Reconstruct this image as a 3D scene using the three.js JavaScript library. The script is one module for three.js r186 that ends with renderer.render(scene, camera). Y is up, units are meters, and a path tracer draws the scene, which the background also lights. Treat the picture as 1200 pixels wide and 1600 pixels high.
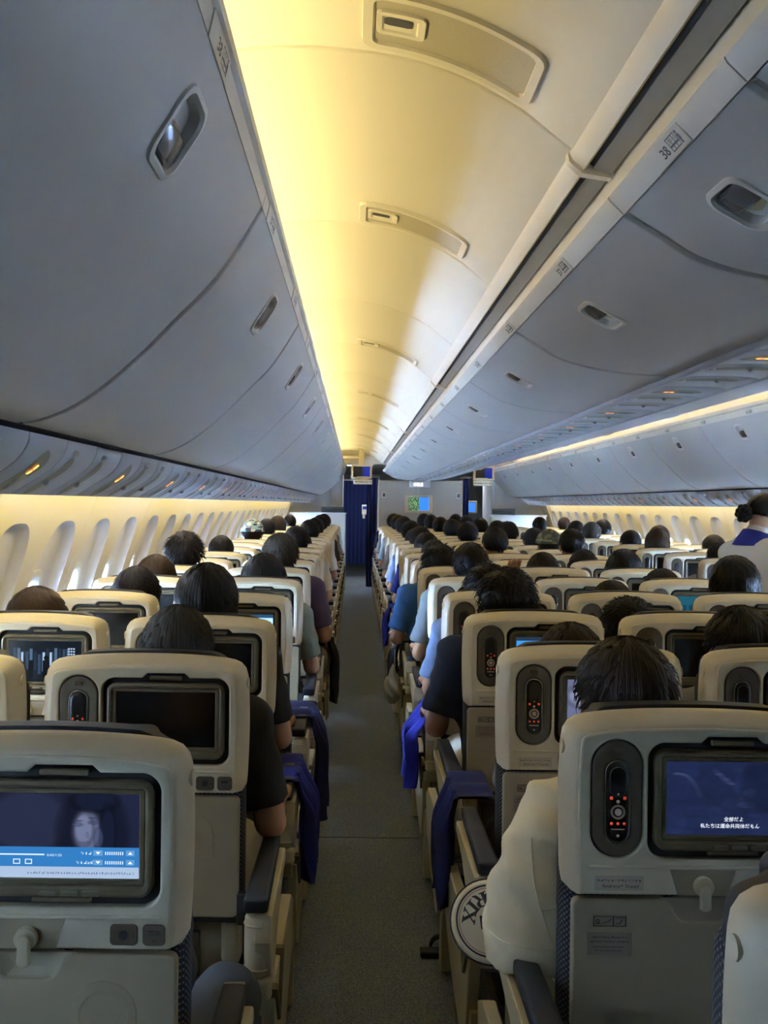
import * as THREE from 'three';
import { RoundedBoxGeometry } from 'three/addons/geometries/RoundedBoxGeometry.js';
import { mergeGeometries, mergeVertices, toCreasedNormals } from 'three/addons/utils/BufferGeometryUtils.js';
import { MarchingCubes } from 'three/addons/objects/MarchingCubes.js';
import { RectAreaLightUniformsLib } from 'three/addons/lights/RectAreaLightUniformsLib.js';

// ---------------------------------------------------------------- camera, sky, lights, exposure
const scene = new THREE.Scene();
const EYE = 1.54, XC = 1.12;                       // eye height; the cabin's centre line lies 1.12 m to the right of the eye
const camera = new THREE.PerspectiveCamera(2 * Math.atan(800 / 1525) * 180 / Math.PI, 0.75, 0.05, 80);
camera.position.set(0, EYE, 0);
camera.rotation.z = 0.0125;
camera.setViewOffset(1200, 1600, 45, 13, 1200, 1600);
const renderer = new THREE.WebGLRenderer({ antialias: true });
renderer.toneMapping = THREE.LinearToneMapping;
renderer.toneMappingExposure = 2.0;
renderer.shadowMap.enabled = true;
RectAreaLightUniformsLib.init();
scene.background = new THREE.Color(0.42, 0.63, 1.0);
scene.backgroundIntensity = 225.0;
const COVE = { color: new THREE.Color(1.0, 0.79, 0.34), power: 21 };      // warm strips on top of the bins
const WALLCOVE = { color: new THREE.Color(1.0, 0.77, 0.22), power: 12.5 };  // warm strips above the side walls

const Z0 = 1.0, ZEND = -17.2;                      // the lit length of the cabin
function rectLight(name, c, power, w, h, pos, target) {
  const l = new THREE.RectAreaLight(c, power, w, h);
  l.name = name; l.position.set(...pos); l.lookAt(...target); scene.add(l);
  return l;
}
const LZ0 = -1.5, LZ1 = -17.1, LM = (LZ0 + LZ1) / 2, LL = LZ0 - LZ1;
for (const s of [-1, 1]) {
  const mx = (x) => (s < 0 ? x : 2 * XC - x);
  rectLight('cove_light', COVE.color, COVE.power, LL, 0.03, [mx(-0.31), EYE + 0.668, LM], [mx(-0.24), EYE + 0.95, LM]);
  rectLight('wall_cove_light', WALLCOVE.color, WALLCOVE.power, LL, 0.03, [mx(-0.93), EYE + 0.066, LM], [mx(-1.16), EYE - 0.12, LM]);
}

// ---------------------------------------------------------------- helpers
let seed = 7;
const rnd = () => { seed = (seed + 0x6d2b79f5) | 0; let t = Math.imul(seed ^ (seed >>> 15), 1 | seed); t = (t + Math.imul(t ^ (t >>> 7), 61 | t)) ^ t; return ((t ^ (t >>> 14)) >>> 0) / 4294967296; };
const V = (x, y, z) => new THREE.Vector3(x, y, z);
const V2 = (x, y) => new THREE.Vector2(x, y);
const clamp = THREE.MathUtils.clamp, lerp = THREE.MathUtils.lerp, sstep = THREE.MathUtils.smoothstep;
const names = {};
function numbered(n) { const k = names[n] = (names[n] ?? -1) + 1; return k ? n + '_' + String(k).padStart(3, '0') : n; }
function shadow(o) { o.traverse((c) => { if (c.isMesh) { c.castShadow = true; c.receiveShadow = true; } }); return o; }
function tag(o, label, category, group, kind) {
  o.userData = { ...o.userData, label };
  if (category) o.userData.category = category;
  if (group) o.userData.group = group;
  if (kind) o.userData.kind = kind;
  return o;
}
function thing(name, label, category, pos = [0, 0, 0], group) {
  const o = new THREE.Group(); o.name = numbered(name); o.position.set(...pos); scene.add(o);
  return tag(o, label, category, group);
}
function struct(name, label) { const o = new THREE.Group(); o.name = name; scene.add(o); return tag(o, label, null, null, 'structure'); }
function flat(g) {
  const f = g.index ? g.toNonIndexed() : g;
  for (const k of Object.keys(f.attributes)) if (!['position', 'normal', 'uv'].includes(k)) f.deleteAttribute(k);
  if (!f.attributes.normal) f.computeVertexNormals();
  if (!f.attributes.uv) f.setAttribute('uv', new THREE.BufferAttribute(new Float32Array(f.attributes.position.count * 2), 2));
  return f;
}
const join = (...gs) => mergeGeometries(gs.flat().map(flat));
function part(name, geo, mat, parent, label) {
  const m = new THREE.Mesh(Array.isArray(geo) ? join(...geo) : geo, mat); m.name = name; parent.add(m);
  m.castShadow = m.receiveShadow = true;
  if (label) m.userData.label = label;
  return m;
}
const mv = (g, x = 0, y = 0, z = 0) => g.translate(x, y, z);
const box = (w, h, d, x = 0, y = 0, z = 0, r = 0.004, s = 1) => new RoundedBoxGeometry(w, h, d, s, Math.min(r, w / 2.01, h / 2.01, d / 2.01)).translate(x, y, z);
const lowbox = (w, h, d, x = 0, y = 0, z = 0) => new THREE.BoxGeometry(w, h, d).translate(x, y, z);
function boxUV(g, s = 1) {                          // uv in metres, from the plane each face leans to
  g = flat(g); const p = g.attributes.position, u = g.attributes.uv, a = V(), b = V(), c = V();
  for (let i = 0; i < p.count; i += 3) {
    a.fromBufferAttribute(p, i); b.fromBufferAttribute(p, i + 1); c.fromBufferAttribute(p, i + 2);
    const n = b.clone().sub(a).cross(c.clone().sub(a)); const ax = Math.abs(n.x), ay = Math.abs(n.y), az = Math.abs(n.z);
    for (let k = 0; k < 3; k++) { const q = [a, b, c][k]; if (ax >= ay && ax >= az) u.setXY(i + k, q.z * s, q.y * s); else if (ay >= az) u.setXY(i + k, q.x * s, q.z * s); else u.setXY(i + k, q.x * s, q.y * s); }
  }
  return g;
}
function grid(nu, nv, f, flip = false, crease) {    // f(i, j) -> [x, y, z]; a smooth sheet
  const pos = [], uv = [], idx = [];
  for (let i = 0; i <= nu; i++) for (let j = 0; j <= nv; j++) { pos.push(...f(i, j)); uv.push(i / nu, j / nv); }
  const w = nv + 1;
  for (let i = 0; i < nu; i++) for (let j = 0; j < nv; j++) {
    const a = i * w + j, b = a + 1, c = a + w, d = c + 1;
    if (flip) idx.push(a, c, b, b, c, d); else idx.push(a, b, c, b, d, c);
  }
  let g = new THREE.BufferGeometry();
  g.setAttribute('position', new THREE.Float32BufferAttribute(pos, 3)); g.setAttribute('uv', new THREE.Float32BufferAttribute(uv, 2)); g.setIndex(idx);
  g.computeVertexNormals();
  return crease ? toCreasedNormals(g, crease) : g;
}
function loft(rings, { cap0 = false, cap1 = false, crease = 0.6, flip = false } = {}) {  // rings of Vector3, equal counts, closed
  const n = rings[0].length, pos = [], idx = [], uv = [];
  rings.forEach((r, i) => r.forEach((p, k) => { pos.push(p.x, p.y, p.z); uv.push(k / n, i / (rings.length - 1)); }));
  for (let i = 0; i < rings.length - 1; i++) for (let k = 0; k < n; k++) {
    const a = i * n + k, b = i * n + (k + 1) % n, c = a + n, d = b + n;
    idx.push(a, b, c, b, d, c);
  }
  const capIt = (i, rev) => {
    const r = rings[i], c = r.reduce((s, p) => s.add(p), V(0, 0, 0)).divideScalar(n);
    const nn = V(0, 0, 0); for (let k = 0; k < n; k++) nn.add(r[k].clone().sub(c).cross(r[(k + 1) % n].clone().sub(c))); nn.normalize();
    const ux = Math.abs(nn.x) < 0.9 ? V(1, 0, 0).cross(nn).normalize() : V(0, 1, 0).cross(nn).normalize(), uy = nn.clone().cross(ux);
    for (const t of THREE.ShapeUtils.triangulateShape(r.map((p) => V2(p.dot(ux), p.dot(uy))), [])) { const [a, b, d] = t.map((q) => q + i * n); rev ? idx.push(a, d, b) : idx.push(a, b, d); }
  };
  if (cap0) capIt(0, true); if (cap1) capIt(rings.length - 1, false);
  let g = new THREE.BufferGeometry();
  g.setAttribute('position', new THREE.Float32BufferAttribute(pos, 3)); g.setAttribute('uv', new THREE.Float32BufferAttribute(uv, 2)); g.setIndex(flip ? idx.reverse() : idx);
  return toCreasedNormals(g, crease);
}
function spline(pts, n) { return new THREE.CatmullRomCurve3(pts.map(([x, y]) => V(x, y, 0)), false, 'centripetal').getSpacedPoints(n).map((p) => [p.x, p.y]); }
function normals2(pts) { return pts.map((p, i) => { const a = pts[Math.max(0, i - 1)], b = pts[Math.min(pts.length - 1, i + 1)]; const dx = b[0] - a[0], dy = b[1] - a[1], l = Math.hypot(dx, dy) || 1; return [dy / l, -dx / l]; }); }
// a thick sheet: an open profile in x, y run along z from za to zb; the seen face lies on the profile's right-hand side times side
function sheet(pts, za, zb, t, side = 1, edge = 0.006, steps = 1) {
  const nn = normals2(pts), off = (d) => pts.map((p, i) => [p[0] - nn[i][0] * d * side, p[1] - nn[i][1] * d * side]);
  const ring = (d, z) => [...off(d).map(([x, y]) => V(x, y, z)), ...off(t).reverse().map(([x, y]) => V(x, y, z))];
  const zs = Math.sign(zb - za), rings = [];
  if (edge > 0) rings.push(ring(edge, za), ring(edge * 0.3, za + zs * edge * 0.35));
  rings.push(ring(0, za + zs * edge)); for (let k = 1; k < steps; k++) rings.push(ring(0, lerp(za, zb, k / steps))); rings.push(ring(0, zb - zs * edge));
  if (edge > 0) rings.push(ring(edge * 0.3, zb - zs * edge * 0.35), ring(edge, zb));
  return loft(rings, { cap0: true, cap1: true, crease: 0.7 });
}
function bar(poly, za, zb) {                        // a closed polygon in x, y run along z
  return loft([poly.map(([x, y]) => V(x, y, za)), poly.map(([x, y]) => V(x, y, zb))], { cap0: true, cap1: true, crease: 0.6 });
}
function rrShape(x0, y0, x1, y1, r, Cls = THREE.Shape) {
  r = Math.min(r, (x1 - x0) * 0.494, (y1 - y0) * 0.494); const s = new Cls();
  s.moveTo(x0 + r, y0); s.lineTo(x1 - r, y0); s.absarc(x1 - r, y0 + r, r, -Math.PI / 2, 0); s.lineTo(x1, y1 - r); s.absarc(x1 - r, y1 - r, r, 0, Math.PI / 2);
  s.lineTo(x0 + r, y1); s.absarc(x0 + r, y1 - r, r, Math.PI / 2, Math.PI); s.lineTo(x0, y0 + r); s.absarc(x0 + r, y0 + r, r, Math.PI, Math.PI * 1.5);
  return s;
}
function rrPts(x0, y0, x1, y1, r, n) {                // points of a rounded rectangle, always 4 (n + 1)
  r = Math.min(r, (x1 - x0) / 2, (y1 - y0) / 2); const out = [];
  [[x1 - r, y0 + r, -0.5], [x1 - r, y1 - r, 0], [x0 + r, y1 - r, 0.5], [x0 + r, y0 + r, 1]].forEach(([cx, cy, a]) => { for (let i = 0; i <= n; i++) { const t = (a + 0.5 * i / n) * Math.PI; out.push(V2(cx + r * Math.cos(t), cy + r * Math.sin(t))); } });
  return out;
}
function ext(shape, depth, bevel = 0.002, z = 0, seg = 2, curve = 6) {   // front face at z, going back to -z
  const g = new THREE.ExtrudeGeometry(shape, { depth: Math.max(depth - 2 * bevel, 0.0005), bevelEnabled: bevel > 0, bevelSize: bevel, bevelOffset: -bevel, bevelThickness: bevel, bevelSegments: seg, curveSegments: curve });
  return g.translate(0, 0, z - (depth - bevel));
}
function canvasTex(w, h, draw, srgb = true) {
  const c = document.createElement('canvas'); c.width = w; c.height = h; draw(c.getContext('2d'), w, h);
  const t = new THREE.CanvasTexture(c); if (srgb) t.colorSpace = THREE.SRGBColorSpace; return t;
}
const ORD = ['first', 'second', 'third', 'fourth', 'fifth', 'sixth', 'seventh', 'eighth', 'ninth', 'tenth', 'eleventh', 'twelfth', 'thirteenth', 'fourteenth', 'fifteenth', 'sixteenth', 'seventeenth', 'eighteenth', 'nineteenth', 'twentieth', 'twenty-first', 'twenty-second'];

// ---------------------------------------------------------------- materials
function noiseTex(n, f, seed0 = 1) { let s = seed0; const r = () => { s = (s * 16807) % 2147483647; return s / 2147483647; }; const d = new Uint8Array(n * n * 4); for (let i = 0; i < n * n; i++) { const c = f(i % n, Math.floor(i / n), r); d.set([c[0], c[1], c[2], 255], i * 4); } const t = new THREE.DataTexture(d, n, n); t.wrapS = t.wrapT = THREE.RepeatWrapping; t.magFilter = THREE.LinearFilter; t.minFilter = THREE.LinearMipmapLinearFilter; t.needsUpdate = true; return t; }
const std = (c, o = {}) => new THREE.MeshStandardMaterial({ color: c, roughness: 0.55, ...o });
const carpetTex = noiseTex(256, (x, y, r) => { const k = 158 + (r() - 0.5) * 180 + Math.sin(x * 0.9) * 8; return [k, k * 1.03, k * 1.08]; }, 11); carpetTex.colorSpace = THREE.SRGBColorSpace;
const fabricTex = noiseTex(64, (x, y, r) => { const dot = ((x % 8) < 3 && (y % 8) < 3) || (((x + 4) % 8) < 3 && ((y + 4) % 8) < 3); const k = (dot ? 225 : 70) + r() * 25; return [k, k, k]; }, 5); fabricTex.colorSpace = THREE.SRGBColorSpace;
const weaveTex = noiseTex(128, (x, y, r) => { const k = 200 + ((x + y) % 4 < 2 ? 20 : -20) + (r() - 0.5) * 50; return [k, k, k]; }, 9);
const grainTex = noiseTex(128, (x, y, r) => { const k = 128 + (r() - 0.5) * 120; return [k, k, k]; }, 3);
const perfTex = noiseTex(64, (x, y) => { const d = Math.hypot((x % 8) - 3.5, (y % 8) - 3.5); const k = d < 2.2 ? 90 : 255; return [k, k, k]; }); perfTex.colorSpace = THREE.SRGBColorSpace;
const rep = (t, a, b = a) => { const c = t.clone(); c.repeat.set(a, b); c.needsUpdate = true; return c; };
const MAT = {
  bin: std('#c3c1be', { roughness: 0.42 }),
  binTrim: std('#dad6cc', { roughness: 0.45 }),
  binBody: std('#c4b98c', { roughness: 0.5 }),
  ceil: std('#dcd8cd', { roughness: 0.6 }),
  wallp: std('#d4cfc2', { roughness: 0.55 }),
  recess: std('#d2d2d8', { roughness: 0.6 }),
  psu: std('#b4b4b6', { roughness: 0.5 }),
  psuDark: std('#8a8468', { roughness: 0.5 }),
  gray: std('#8f8d88', { roughness: 0.5 }),
  dark: std('#2b2a27', { roughness: 0.6 }),
  black: std('#070707', { roughness: 0.6 }),
  shell: std('#e6dcc2', { roughness: 0.38 }),
  cream: std('#d0c4a4', { roughness: 0.4 }),
  tray: std('#a89b80', { roughness: 0.45 }),
  lower: std('#9f9478', { roughness: 0.5 }),
  bezel: std('#5c5138', { roughness: 0.4 }),
  bezel2: std('#4d4432', { roughness: 0.45 }),
  cradle: std('#5b5140', { roughness: 0.42 }),
  remote: std('#1b1917', { roughness: 0.3 }),
  chrome: std('#a8a59c', { roughness: 0.25, metalness: 0.8 }),
  alu: std('#8d8c88', { roughness: 0.4, metalness: 0.6 }),
  pad: std('#1d2433', { roughness: 0.45, bumpMap: rep(grainTex, 40), bumpScale: 0.0003 }),
  navy: std('#10141f', { roughness: 0.55 }),
  fabric: std('#6b6c75', { roughness: 0.9, map: rep(fabricTex, 12) }),
  seatBlue: std('#252c44', { roughness: 0.85, map: rep(weaveTex, 30) }),
  carpet: std('#c6d0e2', { roughness: 0.97, map: rep(carpetTex, 3.1), bumpMap: rep(carpetTex, 3.1), bumpScale: 0.002 }),
  curtain: std('#1d2c66', { roughness: 0.85 }),
  bulkhead: std('#b3aea4', { roughness: 0.6 }),
  galley: std('#e2e4e8', { roughness: 0.6 }),
  placard: std('#8a8378', { roughness: 0.5 }),
  ledRed: std('#ff5a3a', { emissive: '#ff4a2a', emissiveIntensity: 0.10 }),
  button: std('#b8a08c', { roughness: 0.35 }),
  strip: new THREE.MeshStandardMaterial({ color: '#fff2c0', emissive: new THREE.Color(1, 0.78, 0.34), emissiveIntensity: 1.2 }),
  pane: new THREE.MeshPhysicalMaterial({ color: '#ffffff', transmission: 1, thickness: 0, roughness: 0.02, ior: 1.45 }),
  shade: new THREE.MeshPhysicalMaterial({ color: '#e9e6de', transmission: 0.35, thickness: 0, roughness: 0.95 }),
  frame: std('#dcdad6', { roughness: 0.45 }),
};

// ---------------------------------------------------------------- the cabin shell
const Y = (r) => EYE + r;
const CEIL = spline([[-0.60, 0.69], [-0.555, 0.80], [-0.43, 0.895], [-0.27, 0.937], [-0.13, 0.948], [0.0, 0.94], [0.114, 0.92], [0.225, 0.882], [0.335, 0.822], [0.405, 0.768], [0.447, 0.735]].map(([x, y]) => [x, Y(y)]), 44);
const mirror = (pts) => pts.map(([x, y]) => [2 * XC - x, y]).reverse();

{
  const fl = struct('floor', 'dark blue-grey flecked carpet floor of the aircraft cabin');
  part('carpet', boxUV(lowbox(5.6, 0.08, 30, XC, -0.04, -12.4)), MAT.carpet, fl);
  for (const x of [0.062, 2 * XC - 0.062]) part('carpet_seam', lowbox(0.5, 0.002, 0.004, x, 0.001, -4.5), MAT.dark, fl);
  for (const x of [-0.30, 0.46, 2 * XC - 0.46, 2 * XC + 0.30]) for (const o of [0]) part('seat_track', lowbox(0.03, 0.006, 17, x, 0.003, -8.2), MAT.alu, fl);

  const up = struct('ceiling', 'cream arched ceiling panels over both aisles with joints between them');
  const NP = 15, P0 = 2.03 - 1.25 * 2;
  const panelL = sheet(CEIL, 0, -1.244, 0.012, 1, 0.007, 1), panelR = sheet(mirror(CEIL), 0, -1.244, 0.012, 1, 0.007, 1);
  for (const g of [panelL, panelR]) for (let k = 0; k < NP; k++) part('ceiling_panel', g, MAT.ceil, up).position.z = -(P0 + 1.25 * k) - 0.003;
  for (const [pts] of [[CEIL], [mirror(CEIL)]]) {                       // backing strips seen in the joints
    const back = pts.map(([x, y]) => [x, y + 0.006]);
    const g = sheet(back, 0.02, -0.02, 0.01, 1, 0);
    for (let k = 0; k <= NP; k++) part('joint_strip', g, MAT.ceil, up).position.z = -(P0 + 1.25 * k);
  }
  part('crown_panel', lowbox(4.3, 0.03, 29, XC, Y(1.045), -12.9), MAT.ceil, up);
  for (const s of [-1, 1]) {
    const m = (p) => (s < 0 ? p : p.map(([x, y]) => [2 * XC - x, y]).reverse());
    // rail beside the centre bins: pale lip, dark slot, grey strip
    part('ceiling_rail', bar(m([[0.440, Y(0.742)], [0.447, Y(0.728)], [0.470, Y(0.706)], [0.478, Y(0.712)], [0.478, Y(0.76)], [0.452, Y(0.77)]]), 1, -17.1), MAT.binTrim, up);
    part('slot_lining', bar(m([[0.478, Y(0.722)], [0.495, Y(0.712)], [0.50, Y(0.80)], [0.47, Y(0.80)]]), 1, -17.1), MAT.black, up);
    part('grey_strip', bar(m([[0.490, Y(0.709)], [0.528, Y(0.696)], [0.540, Y(0.72)], [0.50, Y(0.74)]]), 1, -17.1), MAT.gray, up);
    part('slot_closer', bar(m([[0.535, Y(0.58)], [0.555, Y(0.58)], [0.555, Y(0.80)], [0.535, Y(0.80)]]), 1, -17.1), MAT.binTrim, up);
    const clip = bar(m([[0.436, Y(0.75)], [0.440, Y(0.724)], [0.468, Y(0.699)], [0.53, Y(0.690)], [0.538, Y(0.70)], [0.50, Y(0.72)], [0.47, Y(0.77)]]), 0.012, -0.012);
    for (const d of [2.06, 5.81, 9.56, 13.31]) part('rail_clip', clip, MAT.binTrim, up).position.z = -d;
    // cove floor on top of the window-side bins with its glowing strip
    part('cove_strip', bar(m([[-0.325, Y(0.650)], [-0.325, Y(0.661)], [-0.295, Y(0.661)], [-0.295, Y(0.650)]]), LZ0, LZ1), MAT.strip, up);
    part('cove_back', bar(m([[-0.62, Y(0.60)], [-0.60, Y(0.60)], [-0.585, Y(0.74)], [-0.605, Y(0.74)]]), 1, -17.1), MAT.ceil, up);
  }

  // ---- side walls
  const PW = [[-1.115, 0.085], [-1.15, 0.0], [-1.20, -0.13], [-1.29, -0.38], [-1.345, -0.62], [-1.375, -0.85], [-1.37, -1.10], [-1.34, -1.54]].map(([x, y]) => [x, Y(y)]);
  const wallPts = spline(PW, 52), PL = 1.17;
  const wx = (y) => { for (let i = 0; i < wallPts.length - 1; i++) if (y <= wallPts[i][1] && y >= wallPts[i + 1][1]) return lerp(wallPts[i][0], wallPts[i + 1][0], (wallPts[i][1] - y) / (wallPts[i][1] - wallPts[i + 1][1] + 1e-9)); return wallPts[0][0]; };
  const WZ = [PL * 0.25, PL * 0.75];
  const se = (a, cz, cy, rz, ry, n) => { const e = (c) => Math.sign(c) * Math.pow(Math.abs(c), 2 / n); return [cz + rz * e(Math.cos(a)), cy + ry * e(Math.sin(a))]; };
  const RY = Y(-0.44), RRZ = 0.212, RRY = 0.355;
  function wallPanel(side) {                        // the panel round its two oval recesses: columns that meet at each recess edge
    const m = (x) => (side < 0 ? x : 2 * XC - x), cols = [[0.003, RY, RY, 0.006], [0.008, RY, RY, 0]], yTop = PW[0][1], yBot = PW[PW.length - 1][1], NA = 28;
    for (const w of WZ) for (let i = 0; i <= NA; i++) { const [z, yt] = se(Math.PI * (1 - i / NA), w, RY, RRZ, RRY, 3), [, yb] = se(-Math.PI * (1 - i / NA), w, RY, RRZ, RRY, 3); cols.push([z, yt, yb, 0]); }
    cols.push([PL - 0.008, RY, RY, 0], [PL - 0.003, RY, RY, 0.006]);
    const half = (up) => grid(cols.length - 1, 16, (i, j) => { const [z, yt, yb, e] = cols[i], y = up ? lerp(yTop, yt, j / 16) : lerp(yb, yBot, j / 16); return [m(wx(y) - e), y, -z]; }, side < 0);
    return join(half(true), half(false));
  }
  function recessGeo(side) {                        // oval scoop from the panel face in to the window
    const m = (x) => (side < 0 ? x : 2 * XC - x);
    return join(WZ.map((w) => loft([[0, 0], [0.006, 0.004], [0.02, 0.022], [0.05, 0.038], [0.10, 0.046], [0.16, 0.048], [0.4, 0.05], [0.7, 0.05], [1, 0.052]].map(([t, d]) => Array.from({ length: 56 }, (_, i) => { const a = i / 56 * Math.PI * 2, [z, y] = se(a, w, lerp(RY, Y(-0.50), t), lerp(RRZ, 0.122, t), lerp(RRY, 0.178, t), 3); return V(m(wx(y) - d), y, -z); })), { crease: 0.9 })));
  }
  const ringPt = (side, a, k, out) => { const e = (c, n) => Math.sign(c) * Math.pow(Math.abs(c), 2 / n); const dz = 0.118 * k * e(Math.cos(a), 2.6), y = Y(-0.50) + 0.172 * k * e(Math.sin(a), 2.6); const x = wx(y) - 0.052 - out; return V(side < 0 ? x : 2 * XC - x, y, dz); };
  let wn = 0;
  for (const side of [-1, 1]) {
    const w = struct(side < 0 ? 'wall_left' : 'wall_right', side < 0 ? 'cream curved side wall of the cabin with oval window recesses, left' : 'cream curved side wall of the cabin with oval window recesses, right');
    const g = wallPanel(side), gr = recessGeo(side), N = 15, z0 = 0.35, m = (x) => (side < 0 ? x : 2 * XC - x);
    const ringN = (k, o) => Array.from({ length: 40 }, (_, i) => ringPt(side, i / 40 * Math.PI * 2, k, o));
    const frameG = loft([ringN(1.24, 0.004), ringN(1.22, -0.006), ringN(1.08, -0.009), ringN(0.98, -0.004), ringN(0.94, 0.012), ringN(0.90, 0.05), ringN(0.90, 0.07)], { crease: 0.7 });
    const paneG = loft([ringN(0.93, 0.046), ringN(0.02, 0.046)], { crease: 3, cap1: true });
    const shadeAt = (frac) => { const yt = Y(-0.50) + 0.172, yb = yt - 0.344 * frac; return grid(12, 10, (i, j) => { const y = lerp(yb, yt, j / 10), k = Math.pow(Math.max(0, 1 - Math.pow(Math.abs(y - Y(-0.5)) / 0.172, 2.6)), 1 / 2.6) * 0.112 + 0.0005; return [m(wx(y) - 0.052 - 0.028), y, lerp(-k, k, i / 12)]; }); };
    const shades = [shadeAt(0.985), shadeAt(0.45)];
    const jointG = grid(1, wallPts.length - 1, (i, j) => [m(wallPts[j][0] - 0.008), wallPts[j][1], i * 0.05 - 0.025]);
    for (let k = 0; k <= N; k++) {
      if (k === N) { part('panel_joint', jointG, MAT.wallp, w).position.z = z0 - PL * k; break; }
      const wp = part('wall_panel', g, MAT.wallp, w); wp.position.z = z0 - PL * k; part('window_recess', gr, MAT.recess, wp);
      part('panel_joint', jointG, MAT.wallp, w).position.z = z0 - PL * k;
      for (const dz of WZ) {
        wn++;
        const win = struct('window_' + wn, side < 0 ? 'small oval cabin window low in its wall recess, left wall' : 'small oval cabin window low in its wall recess, right wall');
        win.position.z = z0 - PL * k - dz;
        part('window_frame', frameG, MAT.frame, win); part('pane', paneG, MAT.pane, win);
        const at = (wn - 1) % 30, closed = side < 0 ? at < 7 || at === 11 : at < 7 || at % 7 === 2;
        part('window_shade', shades[closed ? 0 : 1], MAT.shade, win);
      }
    }
    const mp = (p) => (side < 0 ? p : p.map(([x, y]) => [2 * XC - x, y]).reverse()).map(([x, y]) => [x, Y(y)]);
    part('cove_cover', bar(mp([[-0.79, 0.035], [-0.85, 0.085], [-1.13, 0.10], [-1.13, 0.115], [-0.84, 0.105], [-0.78, 0.05]]), 1, -17.2), MAT.ceil, w);
    part('cove_strip', bar(mp([[-0.945, 0.078], [-0.945, 0.088], [-0.915, 0.088], [-0.915, 0.076]]), LZ0, LZ1), MAT.strip, w);
    part('upper_wall', bar(mp([[-1.10, 0.09], [-1.16, 0.09], [-0.92, 1.06], [-0.86, 1.04]]), 1.3, -27), MAT.wallp, w);
    part('side_wall_end', bar(mp([[-1.10, 0.10], [-1.16, 0.10], [-1.42, -0.6], [-1.44, -1.56], [-1.34, -1.56], [-1.34, -0.6]]), 1.3, 0.36), MAT.wallp, w);
    part('side_wall_front', bar(mp([[-1.10, 0.10], [-1.16, 0.10], [-1.42, -0.6], [-1.44, -1.56], [-1.34, -1.56], [-1.34, -0.6]]), -17.2, -27), MAT.wallp, w);
  }
  MAT.navyWall = std('#23262f', { roughness: 0.8 });
  const rear = struct('wall_rear', 'dark galley wall closing the cabin behind the camera');
  part('rear_panel', lowbox(5.4, 2.7, 0.05, XC, 1.3, 0.44), MAT.navyWall, rear);
  const fore = struct('wall_forward', 'pale forward wall seen beyond the curtain and the bulkhead');
  part('forward_panel', lowbox(5.6, 2.9, 0.05, XC, 1.35, -26.5), MAT.galley, fore);
  part('forward_ceiling', lowbox(5.4, 0.04, 9.5, XC, 2.36, -22.0), MAT.ceil, fore);
  part('door_light_panel', lowbox(5.4, 0.36, 0.04, XC, 2.43, -17.44), MAT.ceil, fore);
}

// ---------------------------------------------------------------- overhead bins
function latchSet(parent, f, sMid, zMid, lowPaddle, flipZ) {       // f(s) -> [x, y, nx, ny, tx, ty] along the door, s in metres from the top
  const ring = (hs, hz, r, off, n = 6) => { return rrPts(-hs, -hz, hs, hz, r, n).map((p) => { const q = f(sMid + p.x); return V(q[0] + q[2] * off, q[1] + q[3] * off, zMid + p.y * flipZ); }); };
  const fl = flipZ < 0;
  const bez = part('latch', loft([ring(0.060, 0.066, 0.032, -0.001), ring(0.058, 0.064, 0.031, 0.004), ring(0.050, 0.056, 0.026, 0.005), ring(0.046, 0.052, 0.024, 0.0), ring(0.044, 0.050, 0.023, -0.0155)], { cap1: true, flip: fl }), MAT.frame, parent);
  const pad = (hs, hz, r, off, ds) => rrPts(-hs, -hz, hs, hz, r, 4).map((p) => { const q = f(sMid + ds + p.x); return V(q[0] + q[2] * off, q[1] + q[3] * off, zMid + p.y * flipZ); });
  const ds = lowPaddle ? 0.018 : -0.018;
  part('latch_paddle', loft([pad(0.024, 0.045, 0.012, -0.014, ds), pad(0.024, 0.045, 0.012, -0.003, ds), pad(0.019, 0.039, 0.010, 0.001, ds)], { cap1: true, flip: fl }), MAT.paddle, bez);
}
MAT.paddle = std('#77777d', { roughness: 0.22, metalness: 0.5 });
MAT.cup = std('#5d5845', { roughness: 0.6 });
function profileFn(pts, sgn) {
  const L = [0]; for (let i = 1; i < pts.length; i++) L.push(L[i - 1] + Math.hypot(pts[i][0] - pts[i - 1][0], pts[i][1] - pts[i - 1][1]));
  const fn = (s) => { let i = 0; while (i < L.length - 2 && L[i + 1] < s) i++; const t = (s - L[i]) / (L[i + 1] - L[i]), a = pts[i], b = pts[i + 1], tx = (b[0] - a[0]) / (L[i + 1] - L[i]), ty = (b[1] - a[1]) / (L[i + 1] - L[i]); return [a[0] + (b[0] - a[0]) * t, a[1] + (b[1] - a[1]) * t, ty * sgn, -tx * sgn, tx, ty]; };
  fn.len = L[L.length - 1]; return fn;
}
const LEFTDOOR = spline([[-0.191, 0.580], [-0.2355, 0.505], [-0.283, 0.436], [-0.353, 0.364], [-0.423, 0.292], [-0.493, 0.230], [-0.563, 0.182], [-0.627, 0.156], [-0.667, 0.150]].map(([x, y]) => [x, Y(y)]), 36);
const CENDOOR = spline([[0.497, 0.545], [0.562, 0.505], [0.628, 0.466], [0.707, 0.441], [0.802, 0.4235], [0.882, 0.416], [0.985, 0.412]].map(([x, y]) => [x, Y(y)]), 32);
const numTex = {};
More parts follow.
